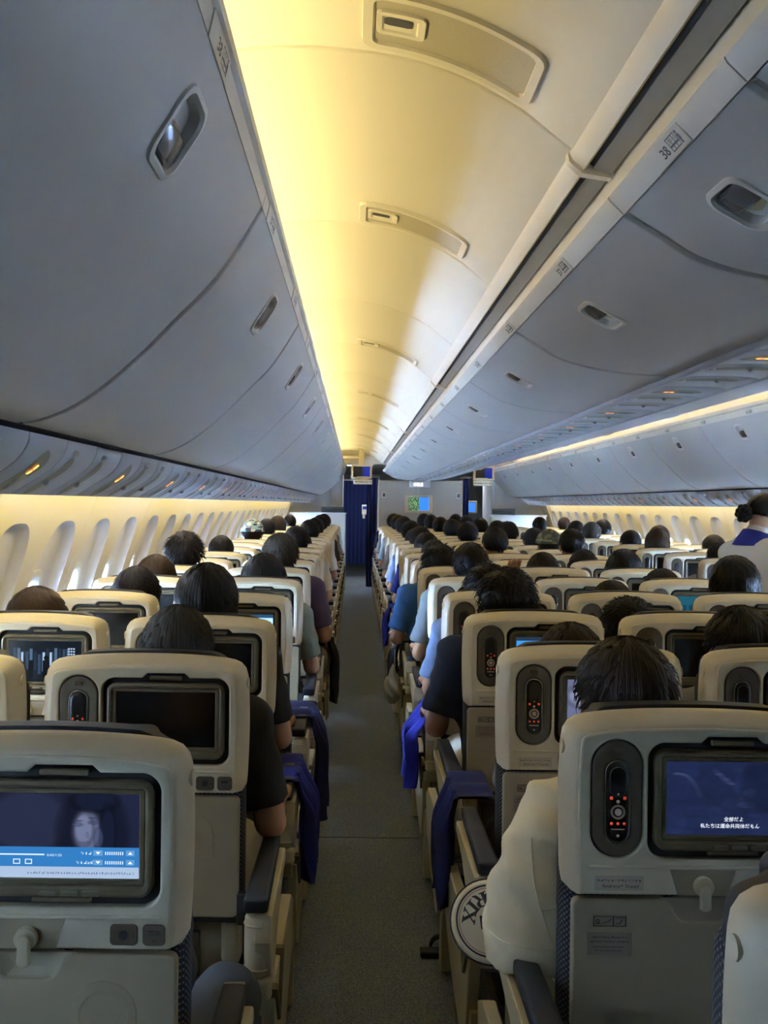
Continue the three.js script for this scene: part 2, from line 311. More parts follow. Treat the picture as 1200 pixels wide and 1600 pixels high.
function rowLabel(n, letters) {
  const key = n + letters;
  return numTex[key] ??= std('#d8d3c6', { roughness: 0.5, map: canvasTex(256, 112, (g, w, h) => {
    g.fillStyle = '#ffffff'; g.fillRect(0, 0, w, h); g.fillStyle = '#2b2d36'; g.strokeStyle = '#2b2d36'; g.lineWidth = 5;
    g.font = 'bold 74px sans-serif'; g.fillText(String(n), 14, 84);
    const k = letters.length, x0 = 118, cw = 92 / k; g.font = (k > 2 ? 30 : 34) + 'px sans-serif';
    for (let i = 0; i < k; i++) { g.strokeRect(x0 + i * cw, 18, cw, 42); g.fillText(letters[i], x0 + i * cw + cw / 2 - 10, 50); g.strokeRect(x0 + i * cw, 66, cw, 22); }
    g.beginPath(); g.arc(228, 24, 9, 0, 7); g.fill(); g.fillRect(217, 36, 22, 34); g.fillRect(221, 66, 14, 26);
  }) });
}
function doorWithCup(pts, len, thick, side, f, sMid) {               // a thick door whose face has an opening for the latch cup
  const zl = [0, 0.003, 0.008, len / 2 - 0.05, len / 2 + 0.05, len - 0.008, len - 0.003, len], en = [0.008, 0.0025, 0, 0, 0, 0, 0.0025, 0.008];
  const nn = normals2(pts), pos = [], idx = [], n = pts.length;
  zl.forEach((z, i) => pts.forEach((p, k) => pos.push(p[0] - nn[k][0] * en[i] * side, p[1] - nn[k][1] * en[i] * side, -z)));
  const S = [0]; for (let i = 1; i < n; i++) S.push(S[i - 1] + Math.hypot(pts[i][0] - pts[i - 1][0], pts[i][1] - pts[i - 1][1]));
  for (let i = 0; i < zl.length - 1; i++) for (let k = 0; k < n - 1; k++) {
    const sc = (S[k] + S[k + 1]) / 2; if (i === 3 && Math.abs(sc - sMid) < 0.045) continue;
    const a = i * n + k, b = a + 1, c = a + n, d = c + 1; side > 0 ? idx.push(a, c, b, b, c, d) : idx.push(a, b, c, b, d, c);
  }
  let g = new THREE.BufferGeometry(); g.setAttribute('position', new THREE.Float32BufferAttribute(pos, 3)); g.setIndex(idx); g.computeVertexNormals(); g = flat(g);
  const inner = sheet(pts.map((p, i) => [p[0] - nn[i][0] * (0.008) * side, p[1] - nn[i][1] * 0.008 * side]), 0, -(len / 2 - 0.06), thick - 0.008, side, 0), inner2 = inner.clone().translate(0, 0, -(len / 2 + 0.06));
  return join(g, inner, inner2);
}
function makeBin(kind, len) {           // kind: 'left' (over the left seats), 'right', 'centre'; local z from 0 to -len
  const o = new THREE.Group(); o.name = 'overhead_bin';
  const doors = kind === 'left' ? [[LEFTDOOR, -1, -1]] : kind === 'right' ? [[mirror(LEFTDOOR).reverse(), 1, 1]] : [[CENDOOR, 1, 1], [mirror(CENDOOR).reverse(), -1, -1]];
  const m = (p, s) => (s ? p.map(([x, y]) => [2 * XC - x, y]).reverse() : p).map(([x, y]) => [x, Y(y)]);
  const G = 0.010;
  if (kind !== 'centre') {
    const r = kind === 'right';
    const body = [...LEFTDOOR.map(([x, y], i) => { const nn = normals2(LEFTDOOR)[i]; return [x + nn[0] * 0.017, y + nn[1] * 0.017]; })];
    const poly = [...body, [-0.72, Y(0.17)], [-0.98, Y(0.20)], [-1.02, Y(0.62)], [-0.60, Y(0.645)], [-0.27, Y(0.645)], [-0.20, Y(0.62)]];
    part('bin_body', bar(r ? poly.map(([x, y]) => [2 * XC - x, y]).reverse() : poly, 0, -len), MAT.binBody, o);
    part('lower_trim', bar(m([[-0.664, 0.149], [-0.680, 0.141], [-0.70, 0.15], [-0.70, 0.18], [-0.665, 0.17]], r), 0, -len), MAT.black, o);
    part('label_rail', bar(m([[-0.184, 0.613], [-0.1905, 0.583], [-0.206, 0.583], [-0.206, 0.62], [-0.19, 0.62]], r), -0.002, -len + 0.002), MAT.binTrim, o);
    part('cove_lip', bar(m([[-0.187, 0.622], [-0.179, 0.630], [-0.179, 0.650], [-0.188, 0.655], [-0.235, 0.648], [-0.24, 0.63], [-0.20, 0.618]], r), 0, -len), MAT.binTrim, o);
  } else {
    const nn = normals2(CENDOOR), inn = CENDOOR.map(([x, y], i) => [x - nn[i][0] * 0.017, y - nn[i][1] * 0.017]);
    const poly = [...inn, ...inn.map(([x, y]) => [2 * XC - x, y]).reverse(), [2 * XC - 0.52, Y(0.60)], [0.52, Y(0.60)]];
    part('bin_body', bar(poly, 0, -len), MAT.binBody, o);
    for (const r of [false, true]) part('label_rail', bar(m([[0.4645, 0.577], [0.468, 0.570], [0.494, 0.545], [0.51, 0.552], [0.53, 0.585], [0.478, 0.592]], r), -0.002, -len + 0.002), MAT.binTrim, o);
  }
  for (const [pts, side, fz] of doors) {
    const f = profileFn(pts, side), sMid = kind === 'centre' ? 0.133 : 0.102;
    const door = part('bin_door', doorWithCup(pts, len - 2 * G, 0.016, side, f, sMid), MAT.bin, o); door.position.z = -G;
    latchSet(door, f, sMid, -(len - 2 * G) / 2, kind !== 'centre', fz);
  }
  return o;
}
{
  const seatsAt = (d0, k) => d0 + 0.79 * k;
  const place = (proto, d, first, label, group) => { const o = first ? proto : proto.clone(); o.name = numbered('overhead_bin'); o.position.z = -d; scene.add(o); return tag(o, label, 'overhead bin', group); };
  for (const [kind, words] of [['left', 'over the left pair of seats'], ['right', 'over the far right pair of seats']]) {
    const proto = makeBin(kind, 1.245);
    for (let k = 0; k < 15; k++) {
      const d = 1.93 + 1.245 * (k - 2);
      place(proto, d, k === 0, `pale curved overhead bin ${words}, ${ORD[k]} from the camera`, 'overhead bins along the ' + kind + ' wall');
      if (d > 16.5) break;
    }
  }
  const long = makeBin('centre', 1.245), short = makeBin('centre', 0.573);
  place(long, 0.002 - 0.0, true, 'pale centre overhead bin right above the camera, nearest of the row', 'overhead bins over the centre seats');
  place(short, 1.247, true, 'short pale centre overhead bin, the narrow one beside row label 38', 'overhead bins over the centre seats');
  for (let k = 0; k < 12; k++) place(long, 1.82 + 1.245 * k, false, `pale centre overhead bin with rounded underside, ${ORD[k + 2]} from the camera`, 'overhead bins over the centre seats');
}
// row labels on the bin rails
{
  const labelBox = (q, ux, uy, w, h) => { const g = new THREE.PlaneGeometry(w, h); const m = new THREE.Matrix4().makeBasis(ux, uy, ux.clone().cross(uy)); m.setPosition(q); g.applyMatrix4(m); return g; };
  const plates = [
    ['DFG', V(0, 0, 1), V(0.468 - 0.494, 0.572 - 0.545, 0).normalize(), V(0.4805, Y(0.5585), 0), 1.51, -1, 'the centre bins'],
    ['AC', V(0, 0, -1), V(0.0065, 0.030, 0).normalize(), V(-0.187, Y(0.598), 0), 1.30, -1, 'the left bins'],
    ['HK', V(0, 0, 1), V(-0.0065, 0.030, 0).normalize(), V(2 * XC + 0.187, Y(0.598), 0), 1.30, 4, 'the right bins'],
  ];
  for (const [letters, ux, uy, p, d0, kmin, where] of plates) for (const kmin0 of [Math.max(0, kmin)]) for (let k = Math.max(0, kmin); k < 19; k++) {
    const n = ux.clone().cross(uy), d = d0 + 0.79 * k;
    const t = thing('row_label', `row label ${38 - k} ${letters.split('').join(' ')} on ${where}, ${ORD[k - kmin0]} from the camera`, 'sign', [p.x, p.y, -d], 'row number labels on ' + where);
    const M = new THREE.Matrix4().makeBasis(ux, uy, n);
    const plate = box(0.15, 0.037, 0.003, -0.01, 0, 0.0005, 0.001); plate.applyMatrix4(M); part('plate', plate, MAT.binTrim, t);
    const face = new THREE.PlaneGeometry(0.098, 0.036).translate(0.008, 0, 0.0026); face.applyMatrix4(M); part('print', face, rowLabel(38 - k, letters), t);
  }
}
// passenger service panels under the bins
const litSign = canvasTex(128, 64, (g, w, h) => { g.fillStyle = '#000'; g.fillRect(0, 0, w, h); g.fillStyle = '#ffb84a'; g.fillRect(4, 16, 54, 32); g.fillRect(70, 16, 54, 32); g.strokeStyle = '#ff5a2a'; g.lineWidth = 6; g.beginPath(); g.arc(64, 32, 18, 0, 7); g.stroke(); });
MAT.lit = new THREE.MeshStandardMaterial({ color: '#201510', emissive: '#ffffff', emissiveMap: litSign, emissiveIntensity: 2.2, roughness: 0.4 });
MAT.pict = std('#6d6a60', { map: canvasTex(128, 48, (g, w, h) => { g.fillStyle = '#fff'; g.fillRect(0, 0, w, h); g.strokeStyle = '#111'; g.lineWidth = 5; g.beginPath(); g.moveTo(12, 34); g.lineTo(40, 34); g.lineTo(52, 14); g.moveTo(62, 34); g.lineTo(86, 34); g.moveTo(70, 24); g.lineTo(112, 16); g.lineTo(118, 32); g.stroke(); }) });
{
  const PS = spline([[-0.668, 0.139], [-0.672, 0.115], [-0.697, 0.079], [-0.748, 0.044], [-0.80, 0.012]].map(([x, y]) => [x, Y(y)]), 20);
  const capsule = (f, sa, sb, zc, hw, off, fz) => grid(14, 2, (i, j) => { const t = i / 14, s = lerp(sa, sb, t), e = Math.min(t, 1 - t) * (sb - sa), w = e < hw ? Math.sqrt(Math.max(0.02, 1 - (1 - e / hw) ** 2)) * hw : hw; const q = f(s); return [q[0] + q[2] * off, q[1] + q[3] * off, zc + (j - 1) * w * fz]; }, true);
  function psu(f, base, sgn, long, pics) {
    const o = new THREE.Group(); o.name = 'service_panel';
    part('panel', base, MAT.psu, o);
    const fz = sgn, A = f.len * 0.16, B = f.len * (long ? 0.84 : 0.98);
    const pod = part('sign_pod', capsule(f, A, B, -0.14, 0.045, 0.002, fz), MAT.psuDark, o);
    const put = (s0, s1, z0, z1, off) => grid(4, 1, (i, j) => { const q = f(lerp(s0, s1, i / 4)); return [q[0] + q[2] * off, q[1] + q[3] * off, lerp(z0, z1, j)]; }, true);
    part('lit_sign', put(lerp(A, B, 0.24), lerp(A, B, 0.46), -0.14 - 0.013 * fz, -0.14 + 0.013 * fz, 0.004), MAT.lit, pod);
    part('pictogram', put(lerp(A, B, 0.58), lerp(A, B, 0.85), -0.14 - 0.014 * fz, -0.14 + 0.014 * fz, 0.004), MAT.pict, pod);
    for (const zc of [-0.34, -0.60]) {
      const sl = part('vent_slot', capsule(f, A * 1.2, B, zc, 0.028, 0.002, fz), MAT.psuDark, o);
      const q = f(lerp(A, B, 0.62)); part('air_nozzle', new THREE.SphereGeometry(0.009, 10, 8).translate(q[0] + q[2] * 0.003, q[1] + q[3] * 0.003, zc), MAT.gray, sl);
      const r = f(A * 0.9); part('reading_light', new THREE.SphereGeometry(0.013, 10, 8).scale(1, 0.6, 1).translate(r[0] + r[2] * 0.001, r[1] + r[3] * 0.001, zc), MAT.frame, sl);
    }
    return o;
  }
  const gaps = (pts, side) => join(sheet(pts, -0.003, -0.262, 0.012, side, 0.003), sheet(pts, -0.265, -0.522, 0.012, side, 0.003), sheet(pts, -0.525, -0.787, 0.012, side, 0.003));
  const L = psu(profileFn(PS, -1), gaps(PS, -1), -1), R0 = PS.map(([x, y]) => [2 * XC - x, y]), R = psu(profileFn(R0, 1), gaps(R0, 1), 1);
  const C0 = [], CB = spline([[0.992, 0.398], [1.03, 0.405], [1.12, 0.408], [1.21, 0.405], [1.248, 0.398]].map(([x, y]) => [x, Y(y)]), 14);
  const C = psu(profileFn(CB, 1), gaps(CB, 1), 1, true);
  for (const [proto, words, d0] of [[L, 'under the left bins', 0.42], [R, 'under the far right bins', 0.42], [C, 'under the centre bins', 0.12]]) for (let k = 0; k < 21; k++) {
    const d = d0 + 0.79 * k; if (d > 16.4) break; const o = k ? proto.clone() : proto; o.name = numbered('service_panel'); o.position.z = -d; scene.add(o);
    tag(o, `grey service panel with lit sign ${words}, ${ORD[k]} from the camera`, 'service panel', 'passenger service panels ' + words);
  }
  const rid = (x) => { const o = thing('edge_rail', x < XC ? 'long rounded rail along the left edge of the centre service panels' : 'long rounded rail along the right edge of the centre service panels', 'rail'); part('rail', mv(new THREE.CylinderGeometry(0.011, 0.011, 17.6, 12).rotateX(Math.PI / 2), x, Y(0.405), -8.2), MAT.psu, o); };
  rid(0.988); rid(2 * XC - 0.988);
}
// ceiling vents over the left aisle
MAT.grille = std('#cfc8b4', { roughness: 0.6, map: rep(perfTex, 26, 13) });
{
  const f = profileFn(CEIL, 1);
  let s0 = 0; while (f(s0)[0] < 0.0) s0 += 0.002;
  const W = 0.372, LZ = 0.215;
  const lay = (i0, i1, z0, z1, r, off, n = 30) => grid(n, 6, (i, j) => { const u = i / n * (i1 - i0), e = Math.min(u, i1 - i0 - u), inset = e < r ? r - Math.sqrt(Math.max(0, r * r - (r - e) ** 2)) : 0; const q = f(s0 + i0 + u); return [q[0] + q[2] * off, q[1] + q[3] * off, lerp(z0 - inset, z1 + inset, j / 6)]; });
  const proto = new THREE.Group();
  const dn = (a, b, za, zb, r, off) => { const sh = rrShape(a, za, b, zb, r); return sh.getSpacedPoints(90).slice(0, -1).map((p) => { const q = f(s0 + p.x); return V(q[0] + q[2] * off, q[1] + q[3] * off, p.y); }); };
  const fr = part('vent_frame', loft([dn(0, W, -LZ, 0, 0.03, -0.002), dn(0.003, W - 0.003, -LZ + 0.003, -0.003, 0.028, 0.009), dn(0.022, W - 0.02, -LZ + 0.02, -0.02, 0.02, 0.008), dn(0.026, W - 0.024, -LZ + 0.024, -0.024, 0.018, 0.001)], { crease: 0.5 }), MAT.ceil, proto);
  part('grille', lay(0.024, W - 0.022, -0.022, -LZ + 0.022, 0.018, 0.002), MAT.grille, proto);
  const sl = part('light_housing', loft([dn(0.028, 0.128, -0.152, -0.062, 0.014, 0.001), dn(0.030, 0.126, -0.150, -0.064, 0.013, 0.007), dn(0.040, 0.112, -0.140, -0.078, 0.006, 0.006), dn(0.044, 0.108, -0.136, -0.082, 0.004, 0.003)], { crease: 0.5, cap1: true }), MAT.ceil, proto);
  part('lamp_lens', lay(0.044, 0.100, -0.086, -0.116, 0.004, 0.0045, 6), MAT.paddle, sl);
  let k = 0;
  for (const i of [0, 1, 3, 5, 7, 9, 11]) { const o = k ? proto.clone() : proto; o.name = numbered('ceiling_vent'); o.position.z = -(2.03 + 1.25 * i - 0.255); scene.add(o); tag(o, `cream ceiling vent with perforated grille and lamp slot, ${ORD[k]} from the camera`, 'ceiling vent', 'ceiling vents over the left aisle'); k++; }
}
// ---------------------------------------------------------------- the forward end: bulkhead, partitions, curtains, monitors
const monTex = canvasTex(256, 160, (g, w, h) => { g.fillStyle = '#2f6ff0'; g.fillRect(0, 0, w, h); let s = 3; const r = () => (s = (s * 16807) % 2147483647) / 2147483647; g.fillStyle = '#24402c'; g.fillRect(0, 0, w * 0.52, h); for (let i = 0; i < 500; i++) { g.fillStyle = ['#3d6a3a', '#1d2f22', '#5f8a55', '#a8bca0'][i % 4]; g.fillRect(r() * w * 0.52, r() * h, 2 + r() * 9, 2 + r() * 5); } });
const darkMon = canvasTex(256, 160, (g, w, h) => { const l = g.createLinearGradient(0, 0, w, 0); l.addColorStop(0, '#04060a'); l.addColorStop(0.5, '#060a12'); l.addColorStop(0.6, '#081a60'); l.addColorStop(1, '#0a2080'); g.fillStyle = l; g.fillRect(0, 0, w, h); });
const screenMat = (t, k = 1) => new THREE.MeshStandardMaterial({ color: '#050505', emissive: '#ffffff', emissiveMap: t, emissiveIntensity: k, roughness: 0.12 });
MAT.monA = screenMat(monTex, 0.9); MAT.monB = screenMat(darkMon, 0.9);
const exitTex = canvasTex(256, 96, (g, w, h) => { g.fillStyle = '#e3dcc8'; g.fillRect(0, 0, w, h); g.fillStyle = '#3a3630'; g.font = 'bold 34px sans-serif'; g.fillText('EXIT', 134, 62); g.beginPath(); g.moveTo(10, 48); g.lineTo(34, 30); g.lineTo(34, 66); g.fill(); g.fillRect(34, 42, 16, 12); for (const x of [60, 86, 110]) { g.fillRect(x, 34, 14, 30); g.clearRect(x + 4, 40, 5, 8); } g.fillRect(226, 42, 10, 12); g.beginPath(); g.moveTo(252, 48); g.lineTo(236, 32); g.lineTo(236, 64); g.fill(); });
{
  const bw = thing('bulkhead', 'beige-grey bulkhead partition across the centre seats at the front', 'bulkhead', [0, 0, 0]);
  part('bulkhead_panel', box(1.44, 1.96, 0.06, 1.135, 0.98, -17.05, 0.012), MAT.bulkhead, bw);
  for (const x of [0.417, 1.853]) part('corner_post', box(0.03, 1.97, 0.075, x, 0.985, -17.05, 0.012), MAT.cream, bw);
  part('cable_cover', lowbox(0.015, 1.0, 0.012, 1.10, 1.42, -17.015), MAT.cream, bw);
  for (const x of [0.50, 1.80]) { const p = part('placard', box(0.075, 0.10, 0.006, x, 1.70, -17.017), MAT.frame, bw); part('pictogram', new THREE.PlaneGeometry(0.05, 0.07).translate(x, 1.70, -17.0135), MAT.pict, p); }
  const m = thing('wall_monitor', 'small wall monitor showing green picture and blue field on the bulkhead', 'monitor', [1.105, 1.55, -16.98]);
  part('monitor_frame', [ext((() => { const s = rrShape(-0.235, -0.155, 0.235, 0.155, 0.012); s.holes.push(rrShape(-0.175, -0.115, 0.175, 0.115, 0.004, THREE.Path)); return s; })(), 0.05, 0.006, 0.02)], MAT.cream, m);
  part('screen', lowbox(0.352, 0.232, 0.006, 0, 0, -0.002), MAT.monA, m);
  const es = thing('emergency_light', 'small white lit emergency lamp under the centre bins at the bulkhead', 'lamp', [1.12, 1.895, -16.96]);
  part('housing', box(0.36, 0.11, 0.10, 0, 0, 0, 0.012), MAT.frame, es);
  for (const x of [-0.09, -0.03, 0.03]) part('lens', box(0.035, 0.05, 0.01, x, -0.01, 0.052, 0.006), MAT.white ??= new THREE.MeshStandardMaterial({ color: '#fff', emissive: '#ffffff', emissiveIntensity: 1.6 }), es);

  for (const s of [-1, 1]) {
    const X = (x) => (s < 0 ? x : 2 * XC - x), side = s < 0 ? 'left' : 'right';
    const mo = thing('aisle_monitor', `dark aisle monitor hanging from the ceiling above the ${side} aisle`, 'monitor', [X(0.10), 2.075, -16.3]);
    part('monitor_frame', ext((() => { const q = rrShape(-0.175, -0.115, 0.175, 0.115, 0.018); q.holes.push(rrShape(-0.14, -0.088, 0.14, 0.088, 0.006, THREE.Path)); return q; })(), 0.06, 0.008, 0.03), MAT.cream, mo);
    part('screen', lowbox(0.284, 0.18, 0.006, 0, 0, 0.008), MAT.monB, mo);
    part('hanger', box(0.09, 0.30, 0.04, 0, 0.25, -0.01, 0.008), MAT.cream, mo);
    const sg = thing('exit_sign', `cream aisle sign reading EXIT with arrows below the ${side} aisle monitor`, 'sign', [X(0.125), 1.905, -16.29], null);
    part('sign_box', box(0.31, 0.085, 0.05, 0, 0, 0, 0.01), MAT.cream, sg);
    part('sign_face', new THREE.PlaneGeometry(0.29, 0.07).translate(0, 0, 0.0265), std('#ffffff', { map: exitTex }), sg);
    part('hanger', box(0.2, 0.06, 0.03, 0, 0.062, -0.01, 0.008), MAT.cream, sg);
    // low partition in front of the window pair, with a black box on it, and the white monument behind
    const pt = thing('partition', `white partition in front of the first ${side} window pair of seats`, 'partition', [X(-0.66), 0, -17.35]);
    part('partition_panel', box(1.0, 1.36, 0.06, 0, 0.68, 0, 0.02), MAT.frame, pt);
    part('partition_cap', box(1.02, 0.03, 0.08, 0, 1.365, 0, 0.012), MAT.galley, pt);
    const bx = thing('equipment_box', `black flat box on the ${side} partition near the aisle`, 'box', [X(-0.40), 1.43, -17.34]);
    part('case', box(0.40, 0.10, 0.09, 0, 0, 0, 0.008), MAT.dark, bx);
    part('front_slot', box(0.34, 0.018, 0.006, 0, 0.005, 0.045, 0.003), MAT.black, bx); for (const q of [0.11, 0.135]) part('knob', new THREE.SphereGeometry(0.008, 8, 6).translate(q, -0.025, 0.048), MAT.chrome, bx);
    const mn = struct('wall_lavatory_' + side, `pale lavatory wall beyond the ${side} partition`); mn.position.set(X(-0.85), 0, -17.95);
    part('lavatory_panel', box(1.24, 2.36, 1.2, 0, 1.18, -0.4, 0.02), MAT.galley, mn);
    part('service_hatch', box(0.16, 0.5, 0.02, s < 0 ? 0.48 : -0.48, 1.78, 0.205, 0.03), MAT.frame, mn);
  }
  for (const x of [0.08, 2 * XC - 0.08]) {
    const lamp = thing('ceiling_lamp', x < XC ? 'flat white lamp in the galley ceiling beyond the left aisle curtain' : 'flat white lamp in the galley ceiling beyond the right aisle', 'lamp', [x, 2.32, -19.2]);
    part('lamp_frame', box(0.56, 0.05, 0.36, 0, 0, 0, 0.01), MAT.frame, lamp); part('lamp_diffuser', box(0.5, 0.012, 0.3, 0, -0.028, 0, 0.004), MAT.white, lamp);
    rectLight('ceiling_lamp', new THREE.Color(0.85, 0.92, 1.0), 16, 0.5, 0.3, [x, 2.28, -19.2], [x, 0, -19.2]);
  }
  // curtains: pleated navy cloth
  const pleat = (x0, x1, y0, y1, z, n, amp, ph) => { const out = grid(n * 8, 10, (i, j) => { const t = i / (n * 8), v = j / 10; return [lerp(x0, x1, t) + Math.sin(v * 2 + ph) * 0.012 * (1 - v), lerp(y0, y1, v), z + amp * (0.55 + 0.45 * (1 - v)) * Math.sin(t * n * Math.PI * 2 + ph + Math.sin(v * 3) * 0.3)]; }, true); const back = out.clone().translate(0, 0, -0.006); return join(out, back); };
  for (const [x0, x1, y0, z, n, lab] of [[-0.27, 0.24, 0.28, -20.5, 6, 'navy blue pleated curtain drawn half across the left aisle'], [0.21, 0.40, 0.03, -17.75, 3, 'navy blue gathered curtain edge beside the centre bulkhead'], [1.95, 2.06, 0.03, -17.75, 2, 'navy gathered curtain edge right of the bulkhead at the far aisle']]) {
    const c = thing('curtain', lab, 'curtain', [0, 0, 0], null); part('cloth', pleat(x0, x1, y0, 2.02, z, n, 0.035, n), MAT.curtain, c);
    part('rail', lowbox(x1 - x0 + 0.1, 0.025, 0.03, (x0 + x1) / 2, 2.035, z), MAT.alu, c);
  }
  const ph = thing('wall_phone', 'white handset unit with blue label seen between the curtains', 'handset', [0.185, 1.42, -19.6]);
  part('cradle', box(0.10, 0.20, 0.05, 0, 0, 0, 0.012), MAT.frame, ph); part('label', box(0.075, 0.06, 0.004, 0.005, 0.04, 0.026, 0.002), std('#2a3f96'), ph); part('handset', box(0.05, 0.12, 0.03, -0.01, -0.12, 0.02, 0.012), MAT.frame, ph);
  const m2 = thing('forward_monitor', 'small monitor with green picture beyond the right aisle gap', 'monitor', [2.20, 1.50, -19.0]);
  part('monitor_frame', box(0.34, 0.24, 0.04, 0, 0, 0, 0.012), MAT.cream, m2); part('screen', lowbox(0.27, 0.18, 0.006, 0, 0, 0.021), MAT.monA, m2);
}

// ---------------------------------------------------------------- seats
// local axes: x across, y up from the floor, z = 0 at the rear face of the upper shell, seat faces -z
const outline = (() => {                            // upper shell seen from behind, counter-clockwise
  const s = new THREE.Shape();
  s.moveTo(-0.222, 0.862); s.lineTo(0.222, 0.862); s.quadraticCurveTo(0.236, 0.864, 0.2375, 0.89); s.bezierCurveTo(0.243, 1.0, 0.242, 1.07, 0.237, 1.13);
  s.quadraticCurveTo(0.234, 1.163, 0.200, 1.170); s.bezierCurveTo(0.12, 1.186, -0.12, 1.186, -0.200, 1.170); s.quadraticCurveTo(-0.234, 1.163, -0.237, 1.13);
  s.bezierCurveTo(-0.242, 1.07, -0.243, 1.0, -0.2375, 0.89); s.quadraticCurveTo(-0.236, 0.864, -0.222, 0.862);
  return s.getSpacedPoints(84).slice(0, -1);
})();
function insetRing(pts, d, z) { const n = pts.length; return pts.map((p, i) => { const a = pts[(i + n - 1) % n], b = pts[(i + 1) % n], dx = b.x - a.x, dy = b.y - a.y, l = Math.hypot(dx, dy); const w = p.y < 0.885 ? 0.25 + 0.75 * clamp((p.y - 0.862) / 0.023, 0, 1) : 1; return V(p.x - dy / l * d, p.y + dx / l * d * w, z); }); }
const MONX0 = -0.092, MONX1 = 0.194, MONY0 = 0.935, MONY1 = 1.128, CRX = -0.1495, CRW = 0.043, CRY0 = 0.934, CRY1 = 1.134;
function monHole(e, Cls) {
  const s = new Cls(), x0 = MONX0 - e, x1 = MONX1 + e, y0 = MONY0 - e, y1 = MONY1 + e, r = 0.03, c = (x0 + x1) / 2;
  s.moveTo(x0 + r, y0); s.lineTo(x1 - r, y0); s.absarc(x1 - r, y0 + r, r, -Math.PI / 2, 0); s.lineTo(x1, y1 - r); s.absarc(x1 - r, y1 - r, r, 0, Math.PI / 2);
  s.lineTo(c + 0.055, y1); s.lineTo(c + 0.043, y1 + 0.011); s.lineTo(c - 0.043, y1 + 0.011); s.lineTo(c - 0.055, y1);
  s.lineTo(x0 + r, y1); s.absarc(x0 + r, y1 - r, r, Math.PI / 2, Math.PI); s.lineTo(x0, y0 + r); s.absarc(x0 + r, y0 + r, r, Math.PI, Math.PI * 1.5);
  return s;
}
const crHole = (e, Cls) => rrShape(CRX - CRW - e, CRY0 - e, CRX + CRW + e, CRY1 + e, CRW + e, Cls);
const shellGeo = (() => {
  const inset = insetRing(outline, 0.024, 0), face = new THREE.Shape(inset.map((p) => V2(p.x, p.y)));
  face.holes.push(monHole(0.004, THREE.Path), crHole(0.003, THREE.Path));
  const plate = new THREE.ExtrudeGeometry(face, { depth: 0.014, bevelEnabled: true, bevelSize: 0.004, bevelOffset: -0.004, bevelThickness: 0.004, bevelSegments: 2, curveSegments: 6 }).translate(0, 0, -0.018);
  const rim = loft([insetRing(outline, 0.016, -0.078), insetRing(outline, 0.003, -0.072), insetRing(outline, 0, -0.05), insetRing(outline, 0.003, -0.034), insetRing(outline, 0.018, -0.010), insetRing(outline, 0.0245, -0.0035), insetRing(outline, 0.030, -0.0035)], { cap0: true, crease: 0.9 });
  const lip = box(0.40, 0.006, 0.006, 0, 0.917, 0.0, 0.0028);
  const side = mv(new THREE.CylinderGeometry(0.013, 0.013, 0.006, 14).rotateZ(Math.PI / 2), -0.236, 1.115, -0.045), side2 = mv(new THREE.CylinderGeometry(0.013, 0.013, 0.006, 14).rotateZ(Math.PI / 2), 0.236, 1.115, -0.045);
  return join(plate, rim, lip, side, side2);
})();
const wellGeo = join(ext(monHole(0.006, THREE.Shape), 0.01, 0, -0.016), ext(crHole(0.006, THREE.Shape), 0.01, 0, -0.010));
const MC_X = (MONX0 + MONX1) / 2, SCX0 = MC_X - 0.114, SCX1 = MC_X + 0.114, SCY0 = 0.972, SCY1 = 1.099;
const monGeo = (() => {
  const s = rrShape(MONX0 + 0.007, MONY0 + 0.010, MONX1 - 0.007, MONY1 - 0.008, 0.022); s.holes.push(rrShape(SCX0 - 0.009, SCY0 - 0.009, SCX1 + 0.009, SCY1 + 0.009, 0.006, THREE.Path));
  const inner = rrShape(SCX0 - 0.0095, SCY0 - 0.0095, SCX1 + 0.0095, SCY1 + 0.0095, 0.006); inner.holes.push(rrShape(SCX0, SCY0, SCX1, SCY1, 0.002, THREE.Path));
  return join(ext(s, 0.02, 0.005, 0.001), ext(inner, 0.014, 0.002, -0.0035, 1, 3), box(0.075, 0.010, 0.01, MC_X, MONY1 + 0.0035, -0.008, 0.003), lowbox(0.088, 0.006, 0.008, MC_X, MONY0 + 0.008, -0.002));
})();
const cradleGeo = (() => { const s = rrShape(CRX - CRW, CRY0, CRX + CRW, CRY1, CRW); s.holes.push(rrShape(CRX - 0.0225, CRY0 + 0.022, CRX + 0.0225, CRY1 - 0.032, 0.022, THREE.Path)); return join(ext(s, 0.012, 0.0025, -0.001), box(0.018, 0.009, 0.004, CRX, CRY1 - 0.016, 0.0, 0.002)); })();
const remoteGeo = ext(rrShape(CRX - 0.0195, CRY0 + 0.026, CRX + 0.0195, CRY1 - 0.036, 0.019), 0.02, 0.005, 0.004);
const ringTube = (() => { const pts = rrShape(CRX - 0.0205, CRY0 + 0.024, CRX + 0.0205, CRY1 - 0.034, 0.02).getSpacedPoints(28).slice(0, -1).map((p) => V(p.x, p.y, 0.0)); return new THREE.TubeGeometry(new THREE.CatmullRomCurve3(pts, true), 44, 0.0022, 5, true); })();
const glassGeo = ext(rrShape(CRX - 0.0145, CRY0 + 0.105, CRX + 0.0145, CRY1 - 0.043, 0.014), 0.003, 0.001, 0.0056, 1);
const dot = (x, y, r = 0.003) => new THREE.SphereGeometry(r, 8, 6).scale(1, 1, 0.5).translate(x, y, 0.0045);
const btnRed = join(dot(CRX - 0.0115, 1.037), dot(CRX + 0.0115, 1.037), dot(CRX - 0.011, 0.993, 0.0026), dot(CRX, 0.993, 0.0026), dot(CRX + 0.011, 0.993, 0.0026));
const btnPale = join(dot(CRX, 1.044, 0.0032), dot(CRX, 1.031, 0.0032));
